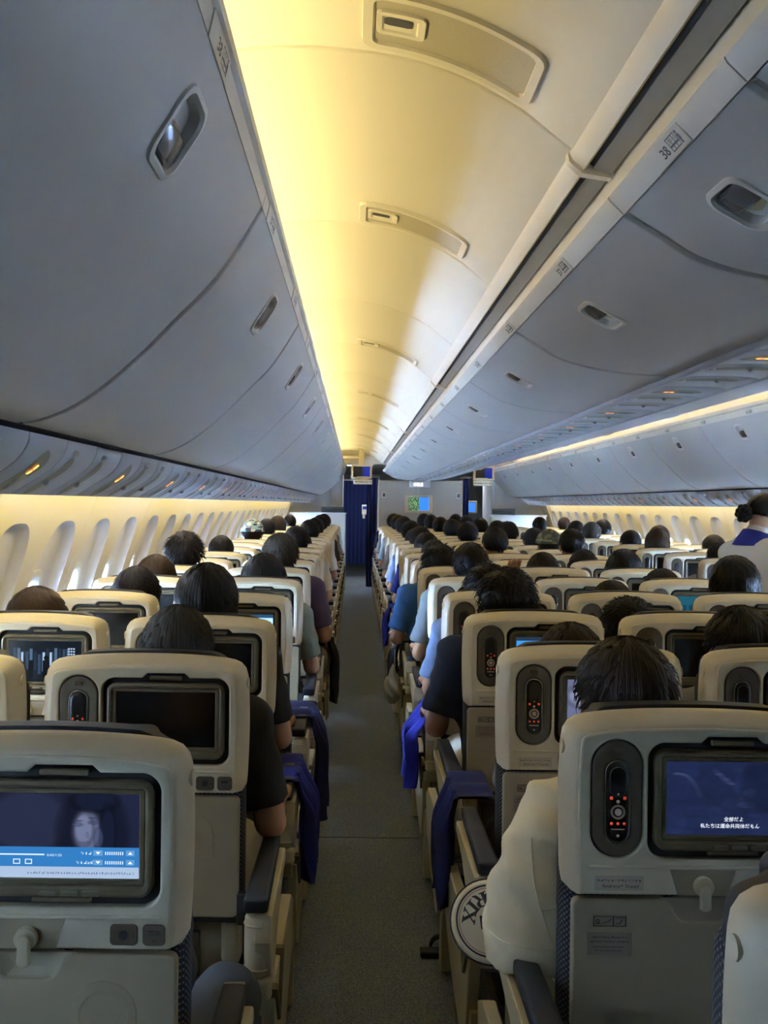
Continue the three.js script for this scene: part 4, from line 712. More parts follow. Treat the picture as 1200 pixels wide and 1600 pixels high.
const torso = (p, g = 0) => { let d = capd(p, [0, 0.53, -0.31], [0, 0.72, -0.27], 0.145 + g, 0.135 + g); d = smin(d, elld(p, [0, 0.86, -0.27], [0.185 + g, 0.20 + g, 0.115 + g]), 0.06); return smin(d, capd([Math.abs(p[0]), p[1], p[2]], [0.02, SHY + 0.025, -0.255], [SHX, SHY, -0.255], 0.06 + g, 0.06 + g), 0.05); };
let KNEE = [0.115, 0.53, -0.66];
const legs = (p, g = 0) => { const s = [Math.abs(p[0]), p[1], p[2]], K = KNEE; let d = capd(s, [0.095 + (K[0] - 0.115) * 0.3, 0.555 + (K[1] - 0.53) * 0.5, -0.32], K, 0.09 + g, 0.065 + g); d = smin(d, capd(s, K, [K[0] + 0.005, 0.10, -0.56], 0.060 + g, 0.042 + g), 0.03); return d; };
const feet = (p, g = 0) => { const s = [Math.abs(p[0]), p[1], p[2]]; return smin(capd(s, [KNEE[0] + 0.005, 0.05, -0.54], [KNEE[0] + 0.01, 0.035, -0.72], 0.04 + g, 0.034 + g), capd(s, [KNEE[0] + 0.005, 0.06, -0.555], [KNEE[0] + 0.005, 0.14, -0.56], 0.042 + g, 0.042 + g), 0.02); };
const armd = (p, P, side, ra, rb, rc, upto = 1) => { const X = (q) => [q[0] * side, q[1], q[2]]; const d = capd(p, X(P.sh), X(P.el), ra, rb); return upto > 1 ? smin(d, capd(p, X(P.el), X(P.wr), rb, rc), 0.02) : d; };
function handGeo(P, side) {                         // five fingers, loosely curled, palm down
  const w = [P.wr[0] * side, P.wr[1], P.wr[2]], dir = V((P.wr[0] - P.el[0]) * side, P.wr[1] - P.el[1], P.wr[2] - P.el[2]).normalize(), up = V(0, 1, 0).sub(dir.clone().multiplyScalar(dir.y)).normalize(), rt = dir.clone().cross(up);
  const at = (f, r, u) => [w[0] + dir.x * f + rt.x * r + up.x * u, w[1] + dir.y * f + rt.y * r + up.y * u, w[2] + dir.z * f + rt.z * r + up.z * u];
  const inner = -side, segs = [[at(-0.02, 0, 0), at(0.02, 0, 0), 0.026, 0.024]];
  for (const r of [-0.028, -0.009, 0.009, 0.028]) segs.push([at(0.015, r * 0.6, 0), at(0.082, r, 0.002), 0.016, 0.0125]);
  [[-0.03, 0.066], [-0.0105, 0.078], [0.0095, 0.073], [0.029, 0.058]].forEach(([r, l], i) => { const k = inner > 0 ? l : [0.058, 0.073, 0.078, 0.066][i]; segs.push([at(0.082, r, 0.002), at(0.082 + k * 0.5, r * 1.05, -0.006), 0.0092, 0.0086], [at(0.082 + k * 0.5, r * 1.05, -0.006), at(0.082 + k * 0.82, r * 1.02, -0.032), 0.0084, 0.0074]); });
  const t = inner; segs.push([at(0.018, 0.02 * t, -0.002), at(0.05, 0.048 * t, -0.010), 0.014, 0.011], [at(0.05, 0.048 * t, -0.010), at(0.084, 0.052 * t, -0.020), 0.0105, 0.0085]);
  const c = at(0.07, 0, -0.01);
  return march((p) => { let d = 1; segs.forEach((s, i) => { const q = capd(p, ...s); d = i < 5 ? smin(d, q, 0.012) : smin(d, q, 0.004); }); return d; }, c.map((v) => v - 0.12), c.map((v) => v + 0.12), 60);
}
const fold = (p, a, f) => a * (Math.sin(p[1] * f + p[0] * f * 0.7) * Math.sin(p[2] * f * 0.8 + p[1] * f * 0.5));
const headGeo = march(headField, [-0.125, 0.90, -0.43], [0.125, 1.30, -0.155], 66);
function figure(pose, sleeve, shortTrousers, knee = [0.115, 0.53, -0.66]) {      // -> body, shirt, trousers, shoes
  const P = POSE[pose]; KNEE = knee; SHY = P.sh[1]; SHX = P.sh[0] - 0.01;
  const bodyF = (p) => { let d = torso(p, -0.004); for (const s of HANDSIDE) d = smin(d, armd(p, P, s, 0.047, 0.037, 0.026, 2), 0.02); d = smin(d, legs(p, -0.006), 0.03); d = Math.min(d, feet(p, -0.006)); return smin(d, capd(p, [0, 0.98, -0.25], [0, 1.06, -0.25], 0.06, 0.056), 0.03); };
  const body = join(march(bodyF, [-0.40, 0.0, -0.80], [0.40, 1.08, -0.08], 74), headGeo, ...HANDSIDE.map((s) => handGeo(P, s)));
  const cut = (p, s, t) => { const a = P.sh, b = P.el; const v = [(b[0] - a[0]) * s, b[1] - a[1], b[2] - a[2]], l = Math.hypot(...v); return ((p[0] - a[0] * s) * v[0] + (p[1] - a[1]) * v[1] + (p[2] - a[2]) * v[2]) / l - l * t; };
  const shirtF = (p) => { let d = torso(p, 0.012); for (const s of HANDSIDE) { if (sleeve === 'short') d = smin(d, Math.max(armd(p, P, s, 0.064, 0.066, 0, 1), cut(p, s, 0.80)), 0.03); else d = smin(d, Math.max(armd(p, P, s, 0.082, 0.108, 0, 1), 0.668 - p[1]), 0.03); } d += fold(p, 0.004, 38) + fold(p, 0.002, 71); if (sleeve !== 'short') { const q = Math.sin(p[1] * 21 + p[0] * 26 + Math.sin(p[2] * 17) * 1.2); d += 0.007 * q * q * q + 0.004 * Math.sin(p[1] * 44 - p[2] * 30 + p[0] * 18) * sstep(p[1], 0.80, 0.92); } d = Math.max(d, 0.50 - p[1]); return Math.max(d, -capd(p, [0, 1.02, -0.255], [0, 1.2, -0.265], 0.062, 0.064)); };
  const shirt = march(shirtF, [-0.40, 0.48, -0.60], [0.40, 1.10, -0.08], 70);
  const trF = (p) => Math.max(smin(legs(p, 0.012), elld(p, [0, 0.55, -0.32], [0.19, 0.11, 0.15]), 0.04) + fold(p, 0.003, 40), (shortTrousers ? 0.36 : 0.10) - p[1]);
  return { shirtF, P, body, shirt, trousers: march(trF, [-0.38, 0.06, -0.80], [0.38, 0.76, -0.10], 60), shoes: march((p) => feet(p, 0.006), [-0.34, -0.01, -0.80], [0.34, 0.20, -0.46], 48) };
}
// hair: a cap that follows the skull, with many locks laid along it
const skull = (n, g) => { const r = [0.083 + g, 0.098 + g, 0.102 + g]; const k = 1 / Math.hypot(n.x / r[0], n.y / r[1], n.z / r[2]); return V(HEAD[0] + n.x * k, HEAD[1] + 0.020 + n.y * k, HEAD[2] + 0.012 + n.z * k); };
const covered = (n, low) => { const face = -n.z; if (face > 0.15) return n.y > lerp(0.30, 0.62, clamp((face - 0.15) / 0.6, 0, 1)); if (Math.abs(n.x) > 0.62 && face > -0.35) return n.y > -0.02; return n.y > low; };
function hairGeo(kind, s0) {
  let s = s0; const r = () => { s = (s * 16807) % 2147483647; return s / 2147483647; };
  const K = { crop: { curl: 1, g: 0.010, low: -0.62, len: 0.030, lift: 0.006, n: 620, jit: 0.4 }, short: { curl: 0.9, g: 0.017, low: -0.66, len: 0.046, lift: 0.007, n: 700, jit: 0.45 }, messy: { curl: 0.35, g: 0.018, low: -0.66, len: 0.055, lift: 0.013, n: 800, jit: 0.75 }, updo: { curl: 1, g: 0.014, low: -0.28, len: 0.05, lift: 0.002, n: 260, jit: 0.12 }, sleek: { curl: 1, g: 0.020, low: -0.70, len: 0.060, lift: 0.003, n: 300, jit: 0.15 }, bob: { curl: 1, g: 0.024, low: -0.70, len: 0.06, lift: 0.002, n: 300, jit: 0.12 }, long: { curl: 1, g: 0.022, low: -0.7, len: 0.07, lift: 0.003, n: 300, jit: 0.15 } }[kind];
  const cap = grid(44, 30, (i, j) => { const a = i / 44 * Math.PI * 2, e = lerp(-Math.PI / 2, Math.PI / 2, j / 30), n = V(Math.cos(e) * Math.sin(a), Math.sin(e), Math.cos(e) * Math.cos(a)); const c = covered(n, K.low) ? 1 : 0; const wob = (Math.sin(a * 17 + Math.sin(e * 9) * 2) + Math.sin(a * 31 + e * 5)) * 0.0016; const p = skull(n, c ? K.g + wob : -0.014); return [p.x, p.y, p.z]; }, true);
  const parts = [cap], crown = V(0.02, 0.80, 0.60).normalize();
  const lock = (p0, t, nrm, len, lift, w, drop) => { const rings = [], side = nrm.clone().cross(t).normalize(); for (let k = 0; k <= 3; k++) { const u = k / 3, c = p0.clone().addScaledVector(t, len * u).addScaledVector(nrm, lift * Math.sin(u * 1.9) - 0.004 * (1 - u)); c.y -= drop * u * u; c.addScaledVector(nrm, -K.curl * (len * u) ** 2 / 0.2); const ww = w * (1 - u * 0.92), hh = ww * 0.45; rings.push([c.clone().addScaledVector(side, ww), c.clone().addScaledVector(nrm, hh), c.clone().addScaledVector(side, -ww)]); } return loft(rings, { crease: 1.5 }); };
  for (let i = 0; i < K.n; i++) {
    const z = r() * 2 - 1, a = r() * 6.2832, n = V(Math.sqrt(1 - z * z) * Math.cos(a), z, Math.sqrt(1 - z * z) * Math.sin(a)); if (!covered(n, K.low) || (kind === 'updo' && n.y < 0.1)) continue;
    const p = skull(n, K.g - 0.002), t = n.clone().sub(crown.clone().multiplyScalar(n.dot(crown))); t.add(V((r() - 0.5) * K.jit, (r() - 0.5) * K.jit, (r() - 0.5) * K.jit)); t.sub(n.clone().multiplyScalar(t.dot(n))).normalize();
    const near = n.dot(crown); parts.push(lock(p, t, n, K.len * (0.6 + r() * 0.7) * (near > 0.85 ? 0.8 : 1), K.lift * (0.3 + r()), 0.0042 + r() * 0.003, n.y < 0.2 ? 0.004 : 0.012));
  }
  if (kind === 'bob' || kind === 'long') {
    const yb = kind === 'bob' ? HEAD[1] - 0.115 : HEAD[1] - 0.33, n = 46;
    parts.push(grid(n, 14, (i, j) => { const t = lerp(-0.78, 0.78, i / n) * Math.PI, v = j / 14, y = lerp(HEAD[1] + 0.05, yb, v), k = 1 + 0.06 * Math.sin(v * 3) + Math.sin(i * 1.7 + Math.sin(v * 4)) * 0.012; const taper = kind === 'long' ? 1 - 0.18 * v * v : 1 - 0.10 * v * v; return [HEAD[0] + Math.sin(t) * 0.101 * k * taper, y, HEAD[2] + 0.012 + Math.cos(t) * 0.120 * k * taper]; }));
  }
  return join(parts);
}
const skinA = std('#c99c7c', { roughness: 0.55 }), skinB = std('#b98866', { roughness: 0.55 }), skinD = std('#8d5f45', { roughness: 0.55 });
const hairTex = noiseTex(256, (x, y, r) => { const k = 128 + 60 * Math.sin(x * 0.9) * Math.sin(x * 0.37 + 1) + (r() - 0.5) * 60; return [k, k, k]; }, 17);
const hm = (c, r) => new THREE.MeshPhysicalMaterial({ color: c, roughness: r - 0.06, specularIntensity: 0.3, bumpMap: rep(hairTex, 3, 0.2), bumpScale: 0.0025 });
const hairMat = { black: hm('#0f0c0b', 0.45), soft: hm('#18120f', 0.5), brown: hm('#2f1f12', 0.5), grey: hm('#45413c', 0.6), pepper: hm('#2f2b27', 0.55), auburn: hm('#22160f', 0.5) };
const cloth = (c) => std(c, { roughness: 0.92, bumpMap: rep(weaveTex, 1), bumpScale: 0 });
const CL = Object.fromEntries(Object.entries({ black: '#1b1b1d', navy: '#1c2233', lightblue: '#8fb0e6', greyblue: '#93a6b4', blue: '#3d6ea8', royal: '#26318c', beige: '#c9bfa9', white: '#d9dde2', grey: '#8c8f93', purple: '#5a4f70', sage: '#7f877b', cream: '#efe3c2', jeans: '#4d545e', khaki: '#a79b84', offwhite: '#d5d0c8', char: '#35363a' }).map(([k, c]) => [k, cloth(c)]));
const FIG = { rest: figure('rest', 'short', false), lap: figure('tuck', 'short', true), jacket: figure('jacket', 'long', false), spread: figure('tuck', 'short', false, [0.245, 0.60, -0.64]), shorts: figure('rest', 'short', true, [0.20, 0.55, -0.66]) };
const HAIR = { crop: hairGeo('crop', 3), short: hairGeo('short', 5), messy: hairGeo('messy', 8), sleek: hairGeo('sleek', 13), updo: hairGeo('updo', 23), bob: hairGeo('bob', 17), long: hairGeo('long', 19) };
const WORN = {
  headphones: (o) => { const h = part('headphones', [new THREE.TorusGeometry(0.112, 0.007, 8, 40, Math.PI).translate(HEAD[0], HEAD[1] + 0.015, HEAD[2] + 0.02), ...[-1, 1].map((s) => mv(new THREE.CylinderGeometry(0.036, 0.040, 0.03, 20).rotateZ(Math.PI / 2), s * 0.103, HEAD[1] - 0.008, HEAD[2] + 0.015))], MAT.dark, o); },
  camo: (o) => part('cap', [grid(30, 12, (i, j) => { const a = i / 30 * 6.2832, e = lerp(0.0, Math.PI / 2, j / 12), p = skull(V(Math.cos(e) * Math.sin(a), Math.sin(e) + 0.02, Math.cos(e) * Math.cos(a)).normalize(), 0.026); return [p.x, p.y, p.z]; }, true), mv(box(0.13, 0.008, 0.09, 0, 0, 0, 0.003), 0, HEAD[1] + 0.02, HEAD[2] - 0.14)], MAT.camo, o),
  scarf: (o) => part('head_scarf', grid(30, 12, (i, j) => { const a = i / 30 * 6.2832, e = lerp(0.05, Math.PI / 2, j / 12), p = skull(V(Math.cos(e) * Math.sin(a), Math.sin(e) + 0.02, Math.cos(e) * Math.cos(a)).normalize(), 0.03); return [p.x, p.y, p.z]; }, true), MAT.camoBlue, o),
};
const patchTex = (cols, s0) => { const t = canvasTex(256, 128, (g, w, h) => { g.fillStyle = cols[0]; g.fillRect(0, 0, w, h); let s = s0; const r = () => (s = (s * 16807) % 2147483647) / 2147483647; for (let i = 0; i < 90; i++) { g.fillStyle = cols[i % cols.length]; g.beginPath(); g.ellipse(r() * w, r() * h, 6 + r() * 16, 4 + r() * 8, r() * 3, 0, 7); g.fill(); } }); t.wrapS = t.wrapT = THREE.RepeatWrapping; return t; };
MAT.camo = std('#ffffff', { roughness: 0.85, map: patchTex(['#4a4430', '#6f6a4c', '#2f2c22', '#8a8160'], 4) }); MAT.camoBlue = std('#ffffff', { roughness: 0.8, map: patchTex(['#8fb0c6', '#d8dfe4', '#2c3640', '#6b4a38'], 6) });
const COLORWORD = { lightblue: 'light blue', greyblue: 'grey blue', royal: 'royal blue', char: 'charcoal', offwhite: 'off-white' };
function person(b, i, k, { fig = 'rest', hair = 'short', tone = 'black', shirt = 'navy', trousers = 'char', skin = skinB, s = 1, dx = 0, dz = 0, turn = 0, lean = 0, worn, label, reach }) {
  const B = BLOCK[b], F = FIG[fig], o = new THREE.Group(); o.name = numbered('person'); o.position.set(B.xs[i] + dx, 0, -(B.d0 + 0.79 * k) + dz); o.scale.setScalar(s); o.rotation.set(0, turn, lean);
  part('body', F.body, skin, o); part('shirt', F.shirt, CL[shirt], o); part('trousers', F.trousers, CL[trousers], o); part('shoes', F.shoes, CL.char, o);
  part('hair', HAIR[hair], hairMat[tone], o);
  if (worn) WORN[worn](o);
  if (reach) { const A = { el: [0.26, 1.03, -0.33], wr: [0.205, 1.165, -0.17], sh: [0.18, 0.985, -0.255] }; part('raised_arm', [march((p) => armd(p, A, -1, 0.046, 0.036, 0.025, 2), [-0.36, 0.90, -0.40], [-0.10, 1.32, -0.02], 48), handGeo({ el: [0.205, 1.10, -0.215], wr: [0.205, 1.165, -0.165] }, -1)], skin, o); }
  scene.add(o); shadow(o);
  return tag(o, label ?? `passenger, ${hair === 'long' ? 'long' : hair === 'bob' ? 'bobbed' : 'short'} ${{ black: 'black', soft: 'black', brown: 'brown', grey: 'grey', pepper: 'greying', auburn: 'dark brown' }[tone]} hair, ${B.words[i].replace(' of the ', ' of ')}, ${ORD[k - B.k0]} row`, 'person', 'seated passengers');
}
const PEOPLE = [
  // left pair (0 window, 1 aisle)
  ['L', 1, 0, { s: 0.86, fig: 'spread', shirt: 'char', trousers: 'jeans', dx: 0.02, label: 'passenger in jeans hidden behind the nearest left seat, thigh showing' }],
  ['L', 1, 1, { hair: 'crop', tone: 'pepper', shirt: 'black', trousers: 'khaki', s: 0.985, dx: 0.03, label: 'passenger with greying cropped hair and a black shirt, left aisle seat' }],
  ['L', 1, 2, { hair: 'bob', tone: 'black', shirt: 'black', trousers: 'char', s: 1.02, dx: -0.018, label: 'passenger with sleek black bobbed hair and a black shirt, left aisle seat' }],
  ['L', 0, 2, { hair: 'bob', tone: 'brown', shirt: 'beige', s: 0.955, dx: -0.06, label: 'passenger with brown hair leaning on the window, third row of left pair' }],
  ['L', 0, 3, { hair: 'short', tone: 'soft', shirt: 'grey', s: 0.975, dx: 0.10, label: 'passenger with short dark hair in the fourth window seat of left pair' }],
  ['L', 1, 4, { hair: 'bob', tone: 'black', shirt: 'sage', trousers: 'navy', s: 0.985, dx: 0.03, worn: 'headphones', label: 'passenger wearing black headphones over black hair and a grey-green shirt' }],
  ['L', 0, 4, { hair: 'bob', tone: 'brown', shirt: 'beige', s: 0.975, dx: 0.02, label: 'passenger with brown bobbed hair, fifth window seat of left pair' }],
  ['L', 1, 5, { hair: 'short', tone: 'grey', shirt: 'purple', trousers: 'khaki', s: 1.05, dx: 0.05, fig: 'shorts', label: 'tall passenger with grey hair and a purple polo shirt' }],
  ['L', 0, 5, { hair: 'messy', tone: 'soft', shirt: 'navy', s: 1.05, dx: 0.02 }],
  ['L', 0, 7, { hair: 'crop', tone: 'soft', shirt: 'grey', s: 1.0, dx: 0.02 }],
  ['L', 1, 8, { hair: 'short', tone: 'soft', shirt: 'beige', s: 1.04 }], ['L', 1, 9, { hair: 'crop', tone: 'pepper', shirt: 'white', s: 0.99 }],
  ['L', 0, 10, { hair: 'short', tone: 'auburn', shirt: 'grey', s: 1.05, worn: 'scarf', label: 'passenger wearing a blue and white patterned head scarf by the left windows' }],
  ['L', 1, 11, { hair: 'short', tone: 'black', shirt: 'white', s: 1.05 }], ['L', 0, 12, { hair: 'crop', tone: 'soft', shirt: 'grey', s: 1.05 }], ['L', 0, 14, { hair: 'bob', tone: 'brown', shirt: 'grey', s: 1.05 }],
  ['L', 1, 13, { hair: 'short', tone: 'black', shirt: 'char', s: 1.05 }], ['L', 1, 15, { hair: 'short', tone: 'soft', shirt: 'grey', s: 1.06 }], ['L', 1, 17, { hair: 'short', tone: 'black', shirt: 'white', s: 1.06 }], ['L', 0, 17, { hair: 'crop', tone: 'soft', shirt: 'grey', s: 1.05 }],
  // centre block (0 left aisle, 1 middle, 2 right aisle)
  ['C', 0, 0, { hair: 'short', tone: 'auburn', fig: 'jacket', shirt: 'cream', trousers: 'khaki', s: 0.985, dx: -0.062, label: 'passenger with dark brown hair wearing a cream jacket, centre block nearest' }],
  ['C', 0, 1, { hair: 'short', tone: 'auburn', shirt: 'grey', s: 0.935, fig: 'lap', label: 'small passenger barely showing over the seat with brown hair, second centre aisle seat' }],
  ['C', 0, 2, { hair: 'messy', tone: 'black', shirt: 'navy', trousers: 'offwhite', s: 1.01, dx: -0.055, skin: skinD, label: 'passenger with messy black hair, navy shirt and bare forearm on the armrest' }],
  ['C', 1, 1, { hair: 'short', tone: 'soft', shirt: 'grey', s: 0.975, dx: -0.05 }],
  ['C', 1, 2, { hair: 'messy', tone: 'soft', shirt: 'grey', s: 0.935, dx: -0.15 }],
  ['C', 0, 3, { hair: 'messy', tone: 'black', shirt: 'lightblue', trousers: 'royal', s: 0.985, dx: -0.02, label: 'passenger with black hair in a light blue shirt at the aisle' }],
  ['C', 1, 3, { hair: 'short', tone: 'soft', shirt: 'char', s: 0.935 }],
  ['C', 2, 3, { hair: 'long', tone: 'black', shirt: 'char', s: 1.02, dx: 0.02, label: 'passenger with long black hair in front of the cabin attendant' }],
  ['C', 0, 4, { hair: 'crop', tone: 'black', shirt: 'greyblue', trousers: 'khaki', s: 1.04, label: 'passenger with neat round black hair in a grey blue shirt' }],
  ['C', 2, 4, { hair: 'short', tone: 'soft', shirt: 'grey', s: 0.94, dx: -0.06 }],
  ['C', 0, 5, { hair: 'messy', tone: 'soft', shirt: 'blue', s: 1.0, dx: -0.10, label: 'passenger with tousled black hair in a blue shirt at the aisle' }],
  ['C', 1, 5, { hair: 'short', tone: 'soft', shirt: 'grey', s: 0.97, reach: true, label: 'passenger reaching a hand back over the top of a middle seat' }],
  ['C', 2, 5, { hair: 'bob', tone: 'black', shirt: 'char', s: 0.985, dx: -0.04, worn: 'headphones', label: 'passenger with black hair and headphones, right aisle seat of centre block' }],
  ['C', 0, 6, { hair: 'short', tone: 'black', shirt: 'navy', skin: skinD, s: 0.97 }],
  ['C', 2, 6, { hair: 'short', tone: 'soft', shirt: 'grey', s: 0.96, dx: -0.1 }],
  ['C', 1, 7, { hair: 'crop', tone: 'black', shirt: 'char', s: 1.065, dx: -0.06, label: 'tall passenger with cropped black hair in the middle of the centre block' }],
  ['C', 2, 7, { hair: 'crop', tone: 'black', shirt: 'char', s: 1.06, label: 'tall passenger with black hair, right aisle side of the centre block' }],
  ['C', 0, 7, { hair: 'short', tone: 'soft', shirt: 'beige', s: 0.98 }],
  ['C', 2, 8, { hair: 'crop', tone: 'soft', shirt: 'beige', s: 1.03, dx: -0.02, worn: 'camo', label: 'passenger wearing a camouflage cap in the centre block' }],
  ['C', 0, 8, { hair: 'bob', tone: 'black', shirt: 'royal', s: 1.0 }], ['C', 0, 9, { hair: 'short', tone: 'black', shirt: 'lightblue', s: 1.03 }], ['C', 2, 9, { hair: 'short', tone: 'black', shirt: 'grey', s: 1.03 }],
  ['C', 0, 10, { hair: 'short', tone: 'soft', shirt: 'white', s: 1.0 }], ['C', 1, 10, { hair: 'short', tone: 'black', shirt: 'char', s: 1.06 }], ['C', 0, 11, { hair: 'short', tone: 'black', shirt: 'grey', s: 1.05 }], ['C', 0, 13, { hair: 'short', tone: 'black', shirt: 'greyblue', s: 1.07 }],
  ['C', 1, 12, { hair: 'short', tone: 'black', shirt: 'navy', s: 1.06 }], ['C', 2, 12, { hair: 'short', tone: 'black', shirt: 'navy', s: 1.05 }], ['C', 2, 11, { hair: 'messy', tone: 'black', shirt: 'grey', s: 1.05 }], ['C', 1, 14, { hair: 'short', tone: 'black', shirt: 'navy', s: 1.06 }],
  ['C', 0, 15, { hair: 'short', tone: 'black', shirt: 'grey', s: 1.07 }], ['C', 0, 17, { hair: 'short', tone: 'black', shirt: 'navy', s: 1.07 }], ['C', 1, 16, { hair: 'short', tone: 'black', shirt: 'navy', s: 1.07 }], ['C', 2, 14, { hair: 'short', tone: 'black', shirt: 'navy', s: 1.06 }], ['C', 2, 16, { hair: 'short', tone: 'black', shirt: 'navy', s: 1.07 }], ['C', 1, 18, { hair: 'short', tone: 'black', shirt: 'navy', s: 1.07 }], ['C', 2, 18, { hair: 'short', tone: 'black', shirt: 'navy', s: 1.07 }],
  // far right pair (0 aisle, 1 window)
  ['R', 0, 7, { hair: 'short', tone: 'soft', shirt: 'grey', s: 0.99 }], ['R', 0, 9, { hair: 'bob', tone: 'brown', shirt: 'beige', s: 1.03, dx: 0.02 }], ['R', 1, 9, { hair: 'short', tone: 'soft', shirt: 'grey', s: 1.0 }], ['R', 1, 8, { hair: 'crop', tone: 'soft', shirt: 'grey', s: 1.0 }],
  ['R', 0, 10, { hair: 'short', tone: 'black', shirt: 'grey', s: 1.01 }], ['R', 0, 12, { hair: 'short', tone: 'grey', shirt: 'navy', s: 1.05 }], ['R', 1, 11, { hair: 'short', tone: 'auburn', shirt: 'beige', s: 1.04 }], ['R', 0, 13, { hair: 'short', tone: 'black', shirt: 'navy', s: 1.05 }], ['R', 1, 14, { hair: 'short', tone: 'black', shirt: 'navy', s: 1.06 }], ['R', 0, 16, { hair: 'short', tone: 'black', shirt: 'navy', s: 1.06 }], ['R', 1, 17, { hair: 'crop', tone: 'brown', shirt: 'navy', s: 1.06 }],
];
for (const p of PEOPLE) {
  const o = person(...p); if (p[3].fig !== 'jacket') continue;
  const { shirtF, P } = FIG.jacket; SHY = P.sh[1]; SHX = P.sh[0] - 0.01;             // stitched seams laid on the jacket sleeve
  const onSleeve = (t, d) => { const c = V(-lerp(P.sh[0], P.el[0], t), lerp(P.sh[1], P.el[1], t), lerp(P.sh[2], P.el[2], t)), u = V(...d).normalize(); let a = 0.01, b = 0.2; for (let i = 0; i < 22; i++) { const m = (a + b) / 2, q = c.clone().addScaledVector(u, m); shirtF([q.x, q.y, q.z]) < 0 ? a = m : b = m; } return c.addScaledVector(u, a + 0.0005); };
  const seam = (pts) => new THREE.TubeGeometry(new THREE.CatmullRomCurve3(pts), 60, 0.0013, 6);
  const row = (f) => Array.from({ length: 16 }, (_, i) => f(i / 15));
  part('sleeve_seam', seam(row((u) => onSleeve(lerp(-0.1, 0.95, u), [-0.75 + u * 0.9, 0.1, 1]))), CL.cream, o.children.find((c) => c.name === 'shirt'));
  part('sleeve_seam', seam(row((u) => onSleeve(0.52 - 0.10 * u, [lerp(-0.2, 0.75, u), 0, 1]))), CL.cream, o.children.find((c) => c.name === 'shirt'));
  part('sleeve_seam', seam(row((u) => onSleeve(0.92, [lerp(-1, 0.75, u), 0, lerp(0.0, 1, u)]))), CL.cream, o.children.find((c) => c.name === 'shirt'));
}

